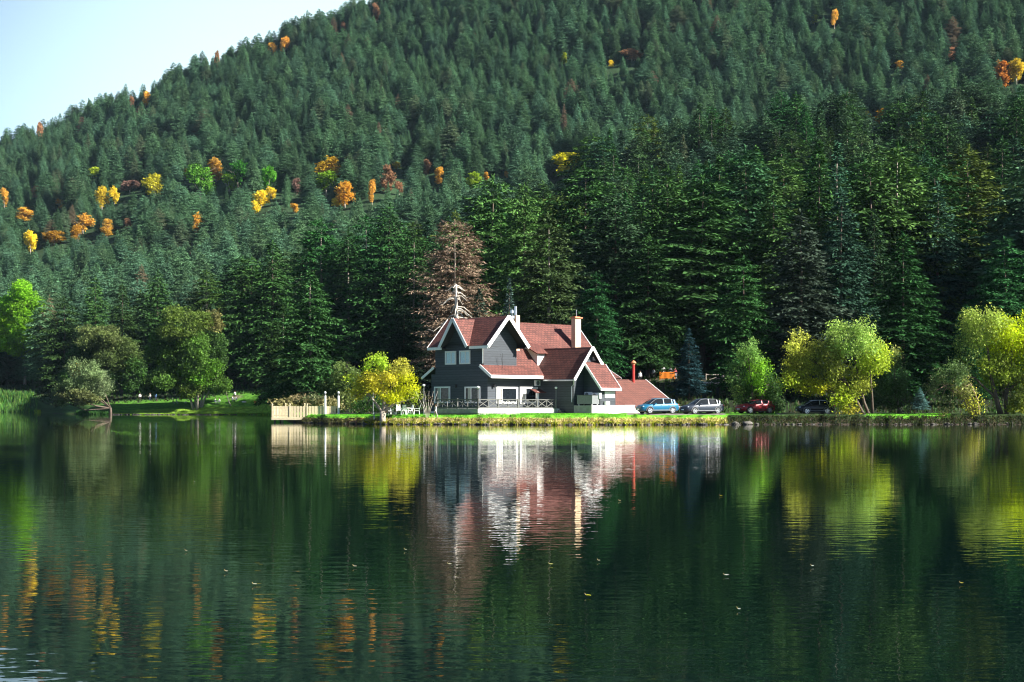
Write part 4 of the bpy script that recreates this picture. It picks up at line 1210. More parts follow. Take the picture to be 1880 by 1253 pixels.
mb = MB(); mb.box(x0, x1, -8.36, -8.30, z0, z1); sb = mb.build('notice_board', M['white'], lodge)
mb = MB()
for k in range(7): mb.box(x0 + .28 + .13 * k, x0 + .36 + .13 * k, -8.366, -8.361, z1 - .40, z1 - .36 + .02 * (k % 2))
mb.build('faint_lettering', M['greypaint'], sb)
x0, z1 = hy(1108.5, 737, -8.3); x1, z0 = hy(1116, 744, -8.3)
mb = MB(); mb.box(x0, x1, -8.6, -8.31, z0, z1); mb.build('meter_box', M['white'], lodge)

# plinth and veranda
mb = MB(); mb.box(7.9, 13.1, -8.5, 0.1, -.6, .95); mb.box(-.05, 7.8, -.66, 8.4, -.6, .3)
mb.build('stone_plinth', M['white_wall'], lodge)
mb = MB()
mb.box(-4.4, 7.86, -3.8, -.67, .16, .62)
mb.box(-4.25, 7.7, -3.65, -.67, -.6, .16)
ver = mb.build('veranda_floor', M['white_wall'], lodge)
mb = MB(); mb.box(-4.5, -4.402, -3.797, 2.6, .16, .618); mb.box(-4.4, -.06, -.668, 2.6, .16, .618); mb.box(-4.35, -4.252, -3.6, 2.5, -.6, .158); mb.box(-4.25, -.06, -.668, 2.5, -.6, .158); mb.build('veranda_shade_side', M['shaded_concrete'], ver)  # raw cement grey, darkened to paint the shade of the left side
mb = MB(); mb.box(7.84, 7.897, -8.46, -4.0, -.6, .94); mb.build('plinth_shade_face', M['shaded_concrete'], lodge)  # thin grey sheet: dark stone with its shade painted in
mb = MB(); mb.box(-4.2, 6.6, -4.35, -3.8, -.6, .08); mb.build('step', M['white_wall'], ver)
mb = MB()
for k in range(3): mb.box(7.3, 8.4, -4.1 - .35 * (k + 1), -4.1 - .35 * k, .4 - .2 * (k + 1), .44 - .2 * k)
mb.build('step', M['rail'], ver)

def railing(pts, step_, parent, h=.95, z=.62):
    mb = MB()
    for a, b in zip(pts[:-1], pts[1:]):
        a3, b3 = Vector((*a, 0)), Vector((*b, 0))
        L_ = (b3 - a3).length; n = max(1, round(L_ / step_)); dd = (b3 - a3) / n
        mb.beam(a3 + Vector((0, 0, z + h)), b3 + Vector((0, 0, z + h)), .12, .09)
        mb.beam(a3 + Vector((0, 0, z + .12)), b3 + Vector((0, 0, z + .12)), .07, .08)
        for i in range(n + 1):
            q = a3 + dd * i; w = .07 if i % 2 == 0 else .045
            mb.box(q.x - w, q.x + w, q.y - w, q.y + w, z, z + h + (.12 if i % 2 == 0 else -.05))
            if i < n:
                q2 = q + dd
                mb.beam(q + Vector((0, 0, z + .15)), q2 + Vector((0, 0, z + h - .05)), .05, .075)
                mb.beam(q + Vector((0, 0, z + h - .05)), q2 + Vector((0, 0, z + .15)), .045, .075)
                mb.beam(q.lerp(q2, .5) + Vector((0, 0, z + .15)), q.lerp(q2, .5) + Vector((0, 0, z + h - .05)), .03, .03, (1, 0, 0))
    return mb.build('railing', M['rail'], parent)
railing([(-4.42, 2.5), (-4.42, -3.72)], 1.4, lodge)
railing([(-4.42, -3.72), (7.3, -3.72)], 1.45, lodge)

# white stone wall stepping down to the cars
wall = empty('stone_wall', hw(13.1, -8.2, -.15), math.radians(45), 'low whitewashed stone wall stepping down beside the blue car', 'wall')
mb = MB()
for a, b, z in ((0, 1.7, .95), (1.7, 3.1, .62), (3.1, 4.3, .30), (4.3, 5.4, .02)):
    mb.box(a + .002, b, -.35, .5, -.6, z + .15)
mb.build('wall', M['white_wall'], wall)
mb = MB(); mb.box(0, 1.75, -.4, .54, 1.1, 1.15); mb.box(1.75, 3.15, -.4, .54, .77, .82); mb.box(3.15, 4.35, -.4, .54, .45, .5); mb.build('coping', M['white'], wall)

# annexe with the low roof and the red stove pipe
xr_, zr_ = hy(1186, 697, -2.0); xb_, zb_ = hy(1229, 739, -5.6)
an = empty('annexe', hw(14, -2, 0), math.radians(45), 'low outbuilding under a sloping terracotta roof behind the blue car', 'shed')
def al(x, y, z): return (x - 14, y + 2, z)
mb = MB()
xe = (xr_ + xb_) / 2
mb.slab([al(13.4, -7.6, .35), al(xe, -7.6, .35), al(xe, -2, 3.95), al(13.4, -2, 3.95)])
mb.slab([al(xe, 3.0, .8), al(13.4, 3.0, .8), al(13.4, -2, 3.95), al(xe, -2, 3.95)])
mb.build('roof', M['metal_tiles'], an)
mb = MB(); mb.beam(al(xe + .03, -7.62, .3), al(xe + .03, -2, 3.9), .08, .2); mb.beam(al(xe + .03, 3.02, .75), al(xe + .03, -2, 3.9), .08, .2); mb.build('verge_trim', M['white'], an)
mb = MB(); prism(mb, [(-4.9, -.6), (-4.9, .40), (0, 3.7), (4.5, .9), (4.5, -.6)], 'x', .3, xe - 14.3); mb.build('wall', M['siding'], an)
xp, zp = hy(1163, 690, -2.4)
mb = MB(); mb.lathe((xp - 14, -.4, 3.3), [(.17, 0), (.17, 2.4)], 12); fl = mb.build('stove_pipe', M['red'], an)
mb = MB(); mb.lathe((xp - 14, -.4, 5.65), [(.17, 0), (.19, .1), (.33, .22), (.3, .3), (.12, .48), (.03, .52)], 12); mb.build('cowl', M['terracotta'], fl)

# things standing on or hanging from the lodge
def ac_unit(loc, rz, label, w=.85):
    t = empty('air_conditioner', loc, rz, label, 'air conditioner', 'air conditioning units on the lodge')
    mb = MB(); mb.box(-w / 2, w / 2, -.3, 0, 0, .62); mb.build('casing', M['plastic'], t)
    mb = MB(); mb.tube([(-.1, -.325, .31), (-.1, -.302, .31)], .24, 16); mb.build('fan_grille', M['greypaint'], t)
    return t
x, z = hy(985, 709, -.6); ac_unit(hw(x, -.62, z), math.radians(45), 'air conditioner high on the dark wall under the eave above the veranda')
ac_unit(hw(9.38, -6.75, .95 + .85), math.radians(-45), 'white air conditioner on the porch wall behind the grey tank', .9)
ac_unit(hw(9.38, -7.85, .95 + .75), math.radians(-45), 'low white cooling unit half hidden above the grey tank on its right', 1.3)
tk = empty('storage_tank', hw(8.05, -8.35, .98), math.radians(45), 'dark grey box tank on low legs in front of the open porch', 'tank')
mb = MB(); mb.box(0, 1.15, .0, 2.2, .12, 1.05); o = mb.build('body', M['greypaint'], tk)
mb = MB(); mb.box(-.04, 1.19, -.04, 2.24, 1.05, 1.10); mb.build('lid', M['rail'], tk)
for a in (.1, .95):
    for b in (.1, 2.0):
        mb = MB(); mb.box(a, a + .1, b, b + .1, -.05, .12); mb.build('leg', M['plastic'], tk)

def lamp_post(loc, h, label, m_='greypaint', white=False):
    t = empty('lamp_post', loc, 0, label, 'lamp post', 'globe lamp posts round the lodge')
    mb = MB(); mb.lathe((0, 0, -.05), [(.1, 0), (.1, .15), (.05, .2), (.045, h - .35), (.08, h - .3)], 8); mb.build('pole', M[m_], t)
    mb = MB(); mb.ball((0, 0, h - .12), .15, 12); mb.build('globe', M['plastic'], t, True)
    mb = MB(); mb.lathe((0, 0, h - .02), [(.12, 0), (.03, .08), (.02, .14)], 8); mb.build('cap', M['black'], t)
lamp_post(hw(-4.25, -3.55, .62), 2.35, 'globe lamp on a grey pole at the left corner of the veranda')
lamp_post(hw(7.15, -3.9, -.1), 3.1, 'globe lamp on a grey pole at the right end of the veranda')
lamp_post(at(778, 166), 3.3, 'globe lamp on a thin pole left of the lodge by the twiggy bush')
lamp_post(at(685, 171), 3.2, 'globe lamp half hidden by the yellow garden tree')

# ---------------------------------------------------------------- cars
def car_paint(name, c, metal=.5):
    m_ = mat(name, c, .34, .02, 2, metal=.1, coat=.3, spec=.3)
    return m_
M['rim'] = mat('alloy_rim', (.62, .64, .66), .25, .03, metal=.7)
M['tyre'] = mat('tyre_rubber', (.02, .02, .02), .85)
M['lamp_clear'] = mat('headlight_glass', (.7, .75, .8), .1, .02)
M['lamp_red'] = mat('tail_light', (.45, .01, .02), .2)

def make_car(loc, heading, paint, trim_m, label, roof_m=None, L_=4.5, W=1.86, Hc=1.66, clad=None):
    """x forward, y to the car's left; origin on the ground under the middle"""
    root = empty('parked_car', loc, heading, label, 'car', None)
    hl, w = L_ / 2, W / 2
    # stations: x, sill z, shoulder z, centre z, half width
    st = [(-hl, .52, .80, .84, w * .80), (-hl + .05, .40, 1.0, 1.04, w * .90), (-hl + .28, .32, 1.10, 1.14, w * .97), (-hl + .8, .30, 1.08, 1.10, w), (-.3, .27, 1.04, 1.06, w), (.55, .27, 1.02, 1.05, w),
          (.95, .28, 1.00, 1.08, w * .995), (hl - .9, .30, .96, 1.02, w * .98), (hl - .35, .32, .86, .92, w * .93), (hl - .08, .34, .72, .78, w * .80), (hl, .42, .60, .64, w * .66)]
    def ring(s):
        x, zb, zs, zt, ww = s
        h = [(ww * .90, zb), (ww * .99, zb + .14), (ww * 1.0, (zb + zs) * .52), (ww * .985, zs - .06), (ww * .93, zs), (ww * .6, zt)]
        return [(x, y, z) for y, z in h] + [(x, -y, z) for y, z in h[::-1]]
    def loft(rings, mats, name, parent, pick=None):
        mb = MB(); n = len(rings[0])
        for r in rings: mb.v += r
        for i in range(len(rings) - 1):
            for k in range(n):
                a, b = i * n + k, i * n + (k + 1) % n
                mb.f.append((a, a + n, b + n, b)); mb.m.append(pick(i, k) if pick else 0); mb.uv.append(None)
        mb.f.append(tuple(range(n))); mb.m.append(0); mb.uv.append(None)
        e = (len(rings) - 1) * n
        mb.f.append(tuple(e + k for k in range(n))[::-1]); mb.m.append(0); mb.uv.append(None)
        return mb.build(name, mats, parent, True)
    body = loft([ring(s) for s in st], [paint, clad or paint], 'body', root, lambda i, k: 1 if k in (0, 10, 11) else 0)
    body.data.set_sharp_from_angle(angle=.7)
    # cabin
    g = [(-hl + .18, 1.08, 1.12, w * .86), (-hl + .55, 1.07, Hc - .14, w * .82), (-hl + 1.0, 1.05, Hc - .03, w * .83), (-.1, 1.03, Hc, w * .84), (.35, 1.02, Hc - .04, w * .83), (.55, 1.02, Hc - .10, w * .82), (1.32, 1.0, 1.06, w * .84)]
    rings = []
    for x, zs, zr, ww in g:
        h = [(ww + .06, zs - .04), (ww - .03 - (zr - zs) * .22, zr - .07 * min(1, (zr - zs) * 4)), (ww * .62, zr)]
        rings.append([(x, y, z) for y, z in h] + [(x, -y, z) for y, z in h[::-1]])
    cab = loft(rings, [roof_m or paint, M['car_glass']], 'cabin', root, lambda i, k: 1 if k in (0, 4) or i in (0, 5) else 0)
    cab.data.set_sharp_from_angle(angle=.5)
    # pillars and window trim
    for sgn in (-1, 1):
        mb = MB()
        P = [Vector((x, sgn * (ww - .03 - (zr - zs) * .22 + .012), zr - .055)) for x, zs, zr, ww in g]
        B = [Vector((x, sgn * (ww + .055), zs - .01)) for x, zs, zr, ww in g]
        for a, b in zip(P[:-1], P[1:]): mb.beam(a, b, .04, .035)
        mb.build('roof_rail', trim_m, cab)
        mb = MB()
        mb.beam(B[1], P[1] , .10, .14, (1, 0, 0)); mb.beam(B[3].lerp(B[2], .25), P[3].lerp(P[2], .25), .03, .08, (1, 0, 0)); mb.beam(B[2].lerp(B[1], .35), P[2].lerp(P[1], .3), .03, .08, (1, 0, 0))
        mb.build('door_pillar', roof_m or paint, cab)
        mb = MB(); mb.ball((.72, sgn * (w + .10), 1.08), .11, 8, 1, 1.1, .7); mb.build('mirror', paint, root, True)
        mb = MB(); mb.beam((-hl + .5, sgn * (w + .004), .40), (hl - 1.0, sgn * (w + .004), .38), .03, .09); mb.build('sill', trim_m, root)
        mb = MB(); mb.beam((-.15, sgn * (w + .006), .9), (.05, sgn * (w + .006), .9), .02, .03); mb.beam((-1.05, sgn * (w + .006), .93), (-.85, sgn * (w + .006), .93), .02, .03); mb.build('door_handle', trim_m, root)
        mb = MB(); mb.ball((hl - .30, sgn * w * .74, .76), .15, 8, 1.3, .9, .55); mb.build('headlight', M['lamp_clear'], root, True)
        mb = MB(); mb.ball((-hl + .12, sgn * w * .82, .94), .14, 8, .9, .8, .8); mb.build('tail_light', M['lamp_red'], root, True)
        for xw in (hl - .92, -hl + .86):
            wh = empty('wheel', (0, 0, 0)); wh.parent = root; wh.location = (xw, sgn * (w - .11), .355)
            mb = MB(); mb.tube([(0, -.12, 0), (0, -.10, 0), (0, .10, 0), (0, .12, 0)], [.31, .355, .355, .31], 24); mb.build('tyre', M['tyre'], wh, True)
            mb = MB()
            o_ = sgn * .125
            for q in range(5):
                a = q * 1.2566
                mb.beam((0, o_, 0), (.23 * math.cos(a), o_, .23 * math.sin(a)), .02, .075, (0, 0, 1) if abs(math.cos(a)) > .5 else (1, 0, 0))
            n_ = 20
            for q in range(n_):
                a, b = 6.2832 * q / n_, 6.2832 * (q + 1) / n_
                mb.beam((.235 * math.cos(a), o_, .235 * math.sin(a)), (.235 * math.cos(b), o_, .235 * math.sin(b)), .03, .03, (0, 1, 0))
            mb.build('rim', M['rim'], wh)
            mb = MB()
            for q in range(12):
                a, b = math.pi * q / 12 - .1, math.pi * (q + 1) / 12 - .1
                mb.beam((xw + .42 * math.cos(a), sgn * (w + .0), .36 + .42 * math.sin(a)), (xw + .42 * math.cos(b), sgn * (w + .0), .36 + .42 * math.sin(b)), .05, .07, (0, 1, 0))
            mb.build('wheel_arch', trim_m, root)
    mb = MB(); mb.box(hl - .05, hl + .02, -.5, .5, .40, .60); mb.box(hl - .20, hl - .03, -.58, .58, .66, .75); mb.build('grille', M['black'], root)
    mb = MB(); mb.box(hl + .022, hl + .035, -.26, .26, .43, .54); mb.build('number_plate', M['plastic'], root)
    mb = MB(); mb.box(-hl + .35, hl - .4, -w * .8, w * .8, .2, .34); mb.build('underbody', M['black'], root)
    return root

gz = lambda u, Y: at(u, Y)
PB = car_paint('teal_blue_metallic', (.010, .13, .24)); PG = car_paint('graphite_metallic', (.035, .045, .065)); PR = car_paint('dark_red_metallic', (.32, .012, .02)); PK = car_paint('black_metallic', (.012, .012, .02))
HD = math.radians(180)
make_car(at(1206, 166.5), HD + math.radians(24), PB, M['greypaint'], 'teal blue SUV parked nose-left beside the stone wall')
make_car(at(1288, 167.8), HD + math.radians(26), PG, M['greypaint'], 'dark graphite SUV parked right behind the blue one', L_=4.7, W=1.9, Hc=1.68)
make_car(at(1386, 170.5), HD + math.radians(26), PR, M['black'], 'dark red car half hidden under the bright green tree', L_=4.3, Hc=1.5)
make_car(at(1496, 168.6), HD + math.radians(4), PK, M['greypaint'], 'small black SUV with silver roof under the yellow-green willow', M['steel'], L_=4.0, W=1.8, Hc=1.55)

# ---------------------------------------------------------------- people
def skin_body(joints, edges, name='body'):
    """joints: {name: (co, radius)}; one continuous skinned mesh"""
    names = list(joints)
    me = bpy.data.meshes.new(name)
    me.from_pydata([joints[n][0] for n in names], [(names.index(a), names.index(b)) for a, b in edges], [])
    o = bpy.data.objects.new(name, me); COL.objects.link(o)
    sk = o.modifiers.new('skin', 'SKIN'); sk.use_smooth_shade = True
    for i, n in enumerate(names):
        r = joints[n][1]; me.skin_vertices[0].data[i].radius = (r, r)
    me.skin_vertices[0].data[names.index('hip')].use_root = True
    o.modifiers.new('sub', 'SUBSURF').levels = 1
    dg = bpy.context.evaluated_depsgraph_get()
    m2 = bpy.data.meshes.new_from_object(o.evaluated_get(dg))
    bpy.data.objects.remove(o)
    return m2

_FM = {}
def cloth(c):
    k = tuple(round(x, 2) for x in c)
    if k not in _FM: _FM[k] = mat('cloth', c, .85, .08, 8)
    return _FM[k]

def person(loc, rz, pose, top, legs, label, group=None, hair=(.02, .015, .01), s=1.0, hat=None):
    root = empty('person', loc, rz, label, 'person', group)
    V = Vector
    if pose == 'stand' or pose == 'walk':
        st = .16 if pose == 'walk' else .0
        hp = .92
        J = {'hip': (V((0, 0, hp)), .15), 'waist': (V((.0, 0, hp + .2)), .135), 'chest': (V((0, 0, hp + .42)), .16), 'neck': (V((0, 0, hp + .60)), .06), 'head': (V((.02, 0, hp + .72)), .09), 'crown': (V((.01, 0, hp + .80)), .085)}
        for sg, n in ((1, 'l'), (-1, 'r')):
            J['sh' + n] = (V((0, sg * .19, hp + .50)), .065); J['el' + n] = (V((-.03 + sg * st * .4, sg * .25, hp + .22)), .045); J['wr' + n] = (V((.06 + sg * st * .8, sg * .25, hp - .02)), .032)
            J['th' + n] = (V((0, sg * .09, hp - .06)), .095); J['kn' + n] = (V((.03 - sg * st, sg * .10, .49)), .062); J['an' + n] = (V((-.02 - sg * st * 1.4, sg * .10, .08)), .042); J['to' + n] = (V((.15 - sg * st * 1.4, sg * .11, .035)), .035)
    else:
        hp = .45
        lean = .10
        J = {'hip': (V((0, 0, hp + .10)), .16), 'waist': (V((lean * .3, 0, hp + .27)), .14), 'chest': (V((lean, 0, hp + .48)), .165), 'neck': (V((lean * 1.4, 0, hp + .66)), .06), 'head': (V((lean * 1.7, 0, hp + .78)), .09), 'crown': (V((lean * 1.6, 0, hp + .86)), .085)}
        for sg, n in ((1, 'l'), (-1, 'r')):
            J['sh' + n] = (V((lean, sg * .19, hp + .56)), .065); J['el' + n] = (V((lean + .12, sg * .25, hp + .30)), .045); J['wr' + n] = (V((lean + .36, sg * .17, hp + .28)), .032)
            J['th' + n] = (V((.05, sg * .10, hp + .04)), .10); J['kn' + n] = (V((.46, sg * .12, hp + .02)), .065); J['an' + n] = (V((.44, sg * .12, .08)), .042); J['to' + n] = (V((.60, sg * .12, .035)), .035)
    E = [('hip', 'waist'), ('waist', 'chest'), ('chest', 'neck'), ('neck', 'head'), ('head', 'crown')]
    for n in 'lr': E += [('chest', 'sh' + n), ('sh' + n, 'el' + n), ('el' + n, 'wr' + n), ('hip', 'th' + n), ('th' + n, 'kn' + n), ('kn' + n, 'an' + n), ('an' + n, 'to' + n)]
    me = skin_body(J, E)
    for m_ in (M['skin'], cloth(top), cloth(legs), M['black']): me.materials.append(m_)
    neck = J['neck'][0]; hip = J['hip'][0]; wl, wr = J['wrl'][0], J['wrr'][0]
    for p_ in me.polygons:
        c = p_.center
        if c.z > neck.z - .03 or (c - wl).length < .07 or (c - wr).length < .07: i = 0
        elif c.z < .1: i = 3
        elif c.z < hip.z + .02 or (pose == 'sit' and c.z < hip.z + .06 and c.x > .12): i = 2
        else: i = 1
        if pose == 'sit' and c.x > .2 and c.z > hip.z + .1 and c.z < neck.z - .03: i = 1 if min((c - wl).length, (c - wr).length) > .08 else 0
        if pose != 'sit' and i == 2 and abs(c.y) > .19: i = 1
        p_.material_index = i
    b = obj('body', me, root)
    # hands: palm and five bent fingers; face features
    mb = MB()
    for n, sg in (('l', 1), ('r', -1)):
        w_ = J['wr' + n][0]; e_ = J['el' + n][0]; d = (w_ - e_).normalized(); sd = Vector((0, sg, 0)).cross(d).normalized()
        pc = w_ + d * .045
        mb.ball(pc, .038, 8, .9, .6, 1.1)
        for k in range(4):
            a = pc + sd * ((k - 1.5) * .018) + d * .03
            ln = (.06, .072, .068, .055)[k]
            mb.tube([a, a + d * ln * .5, a + d * ln + Vector((0, -sg * .015, 0))], [.009, .0085, .007], 5)
        mb.tube([pc + sd * .03, pc + sd * .05 + d * .02, pc + sd * .05 + d * .045], [.011, .010, .008], 5)
    hd = J['head'][0]
    mb.ball(hd + Vector((.095, 0, 0)), .02, 6, 1.1, .7, 1.2)
    for sg in (-1, 1): mb.ball(hd + Vector((0, sg * .092, 0)), .022, 6, .6, .4, 1.1)
    mb.build('hands_and_face', M['skin'], b)
    mb = MB()
    for sg in (-1, 1): mb.ball(hd + Vector((.082, sg * .035, .02)), .011, 6)
    mb.ball(hd + Vector((.088, 0, -.045)), .016, 6, .4, 1.3, .4)
    mb.build('eyes_and_mouth', M['black'], b)
    mb = MB(); mb.ball(J['crown'][0] + Vector((-.018, 0, .0)), .104, 12, 1.05, .98, .95)
    if hat: mb.lathe(J['crown'][0] + Vector((0, 0, .02)), [(.17, 0), (.17, .015), (.10, .02), (.09, .09), (.03, .11)], 12)
    mb.build('hat' if hat else 'hair', cloth(hat or hair), b, True)
    root.scale = (s, s, s)
    return root

WHT = (.78, .78, .76); LG = (.45, .45, .48); NV = (.02, .03, .07); BLU = (.12, .25, .5); BK = (.012, .012, .014); GN = (.10, .12, .10)
person(at(800, 161.8), math.radians(200), 'walk', WHT, (.42, .36, .36), 'person in a white top and pale trousers walking on the lawn by the twiggy bush', hair=(.05, .03, .02), s=.84)
# on the picnic lawn, far side of the bay
def pt(u, Y): return at(u, Y)
person(pt(257, 345), -1.2, 'stand', WHT, BK, 'person in a white shirt standing in the shade, leftmost on the picnic lawn')
person(pt(275, 345), -1.6, 'stand', WHT, NV, 'person in a white shirt standing in the shade, second from the left')
person(pt(286, 341), 2.6, 'stand', BLU, NV, 'person in a blue jacket standing right of the two white shirts')
person(pt(323, 330), 0.2, 'sit', WHT, LG, 'person in white sitting low on the grass end nearest the left', s=.9)
person(pt(317, 330.5), 0.0, 'sit', BK, LG, 'person in black sitting beside the leftmost seated white one', s=.85)
person(pt(363, 327), 3.3, 'sit', LG, BLU, 'person in grey sitting under the spreading tree by its stems')
person(pt(353, 334), -1.5, 'stand', NV, BK, 'person in dark clothes standing under the spreading tree')
person(pt(394, 327), 0.1, 'sit', LG, WHT, 'person in grey and white sitting left at the first picnic table')
person(pt(404, 327), 3.2, 'sit', WHT, LG, 'person in white with bare head sitting right at the first picnic table')
person(pt(426, 327), 0.1, 'sit', WHT, BK, 'person in white sitting left at the second picnic table')
person(pt(435, 326), 3.2, 'sit', WHT, BK, 'person in a white shirt and black trousers right at the second table')
person(pt(432, 329), 2.4, 'sit', LG, BK, 'person in grey sitting behind the second picnic table')
person(pt(494, 322), 3.0, 'sit', WHT, NV, 'person in white sitting just left of the wooden jetty')
person(pt(476, 324), .5, 'sit', BK, BK, 'person in black sitting left of the yellow folding stool')
# on the slope above the cars
person(pt(1175, 228), -1.6, 'stand', WHT, BK, 'person in white by the red stove pipe up the shaded slope')
person(pt(1218, 231), -1.6, 'stand', WHT, BK, 'person in white behind the orange railing, left one', s=1.1)
person(pt(1231, 231), -1.4, 'stand', (.3, .3, .33), BK, 'person in grey behind the orange railing, right one', s=1.05)
person(pt(1240, 230), -1.2, 'stand', (.45, .12, .12), LG, 'person in dull red at the right end of the orange railing')
person(pt(1200, 231), -1.6, 'stand', (.25, .3, .3), BK, 'dim figure in grey left of the orange railing', s=.9)
person(pt(1328, 229), 3.0, 'walk', BK, WHT, 'person in black with white trousers by the log fence on the slope')

# ---------------------------------------------------------------- furniture
def simple(name, loc, rz, label, cat, parts, group=None):
    t = empty(name, loc, rz, label, cat, group)
    for nm, fn, mt in parts:
        mb = MB(); fn(mb); mb.build(nm, mt, t)
    return t

def picnic_parts(mt, leg_mt=None):
    def top(mb):
        for k in range(5): mb.box(-.9, .9, -.37 + .15 * k, -.24 + .15 * k, .72, .76)
    def seat(y): return lambda mb: [mb.box(-.9, .9, y + .14 * k, y + .12 + .14 * k, .43, .47) for k in range(2)]
    def leg(x, s): return lambda mb: mb.beam((x, s * .12, .72), (x, s * .66, 0), .05, .10, (0, 1, 0))
    def brace(x): return lambda mb: (mb.box(x - .03, x + .03, -.72, .72, .36, .43), mb.box(x - .03, x + .03, -.36, .36, .66, .72))
    return [('table_top', top, mt), ('bench', seat(-.76), mt), ('bench', seat(.5), mt)] + [('leg', leg(x, s), leg_mt or mt) for x in (-.7, .7) for s in (-1, 1)] + [('brace', brace(x), leg_mt or mt) for x in (-.7, .7)]
simple('picnic_table', at(653, 165.2), math.radians(62), 'red-brown wooden picnic table with A-frame legs left under the yellow tree', 'picnic table', picnic_parts(M['brown']))
simple('picnic_table', at(706, 163.8), math.radians(4), 'dark picnic table with splayed white legs right behind the yellow tree trunk', 'picnic table', [(n, f, m_) for n, f, m_ in picnic_parts(M['darkwood'], M['plastic'])]).scale = (1.55, 1, 1.05)
for u, Y, lab in ((399, 327, 'small white picnic table, left one on the far lawn'), (430.5, 327, 'small white picnic table, right one on the far lawn')):
    simple('picnic_table', at(u, Y), 0.1, lab, 'picnic table', picnic_parts(M['plastic'])).scale = (.5, .8, .95)

def chair_parts():
    pl = M['plastic']
    def seat(mb): mb.box(-.25, .25, -.25, .27, .41, .45)
    def back(mb):
        for k in range(5): mb.beam((-.20 + .1 * k, .25, .44), (-.17 + .085 * k, .42, 1.02), .07, .02, (0, 1, 0))
        mb.beam((-.22, .42, 1.02), (.22, .42, 1.02), .03, .07); mb.beam((-.24, .30, .64), (.24, .30, .64), .03, .06)
    def arm(s): return lambda mb: (mb.box(s * .25 - .035, s * .25 + .035, -.27, .33, .66, .69), mb.box(s * .25 - .02, s * .25 + .02, -.27, -.22, .43, .66))
    def leg(x, y): return lambda mb: mb.beam((x * .23, y, .42), (x * .28, y * 1.22, 0), .05, .05)
    return [('seat', seat, pl), ('backrest', back, pl), ('armrest', arm(-1), pl), ('armrest', arm(1), pl)] + [('leg', leg(x, y), pl) for x in (-1, 1) for y in (-.24, .25)]
chair0 = None
for u, Y, rz, lab in ((716, 164.2, 2.0, 'white plastic armchair nearest the yellow tree trunk'), (732, 165.2, .2, 'white plastic armchair with its back to the lodge, second from the tree'),
                      (741, 163.6, 3.4, 'white plastic armchair seen from behind, in the middle of the five'), (752, 165.4, -1.0, 'white plastic armchair turned sideways, second from the twiggy bush'),
                      (765, 164.6, -1.5, 'white plastic armchair in profile nearest the twiggy bush'), (711, 165.4, 1.2, 'white plastic armchair mostly hidden by the yellow tree trunk')):
    if chair0 is None:
        chair0 = c = simple('garden_chair', at(u, Y), rz, lab, 'chair', chair_parts(), 'white plastic chairs on the lawn')
    else:
        c = copy_tree(chair0); c.location = at(u, Y); c.rotation_euler = (0, 0, rz); c['label'] = lab
simple('garden_table', at(746, 164.9), .3, 'small round white table among the plastic armchairs', 'table',
       [('table_top', lambda mb: mb.lathe((0, 0, .68), [(.44, 0), (.45, .02), (.44, .04)], 20), M['plastic'])] + [('leg', (lambda a: lambda mb: mb.beam((.1 * math.cos(a), .1 * math.sin(a), .68), (.36 * math.cos(a), .36 * math.sin(a), 0), .05, .05))(1.57 * k), M['plastic']) for k in range(4)])
for u, Y, rz, lab in ((468, 324, .3, 'yellow folding stool on the grass left of the jetty'),):
    simple('folding_stool', at(u, Y), rz, lab, 'stool', [('leg', lambda mb: mb.beam((-.25, 0, 0), (.25, 0, .5), .3, .04), M['orange']), ('leg', lambda mb: mb.beam((.25, .02, 0), (-.25, .02, .5), .3, .04), M['orange']), ('seat', lambda mb: mb.box(-.27, .27, -.2, .2, .5, .53), M['orange'])])
simple('picnic_bag', at(448, 325), 0, 'pale cooler bag lying on the grass right of the second picnic table', 'bag', [('body', lambda mb: mb.ball((0, 0, .18), .3, 10, 1.7, .8, .6), cloth((.6, .58, .55))), ('strap', lambda mb: mb.tube([(-.3, 0, .3), (0, 0, .52), (.3, 0, .3)], .02, 6), cloth(BK))])
simple('picnic_bag', at(341, 330), 0, 'small white bag on the bare ground under the spreading tree', 'bag', [('body', lambda mb: mb.ball((0, 0, .16), .22, 10, 1.2, .8, .8), cloth(WHT)), ('strap', lambda mb: mb.tube([(-.14, 0, .26), (0, 0, .42), (.14, 0, .26)], .02, 6), cloth(BK))])

# ---------------------------------------------------------------- jetty
Yj = 176.5
xl, xr = (499 - 940) / F * Yj, (622 - 940) / F * Yj
jz = H_CAM + (HOR - 767) / F * Yj
jet = empty('wooden_jetty', (xl, Yj, 0), 0, 'pale wooden jetty with a picket fence jutting over the water on the left', 'jetty')
Wj = xr - xl
mb = MB()
n = int(Wj / .16)
for k in range(n): mb.box(k * Wj / n, (k + 1) * Wj / n - .012, 0, 5.2, jz - .05, jz)
mb.build('deck', M['timber'], jet)
mb = MB(); mb.box(-.04, Wj + .04, -.07, -.005, jz - .27, jz + .01); mb.box(-.07, -.005, -.07, 5.2, jz - .27, jz + .01); mb.build('edge_board', M['timber'], jet)
for x in (.3, Wj * .33, Wj * .66):
    for y in (.3, 4.6):
        mb = MB(); mb.tube([(x, y, -2), (x, y, jz - .05)], .11, 8); mb.build('pile', M['darkwood'], jet)
fh = 1.28
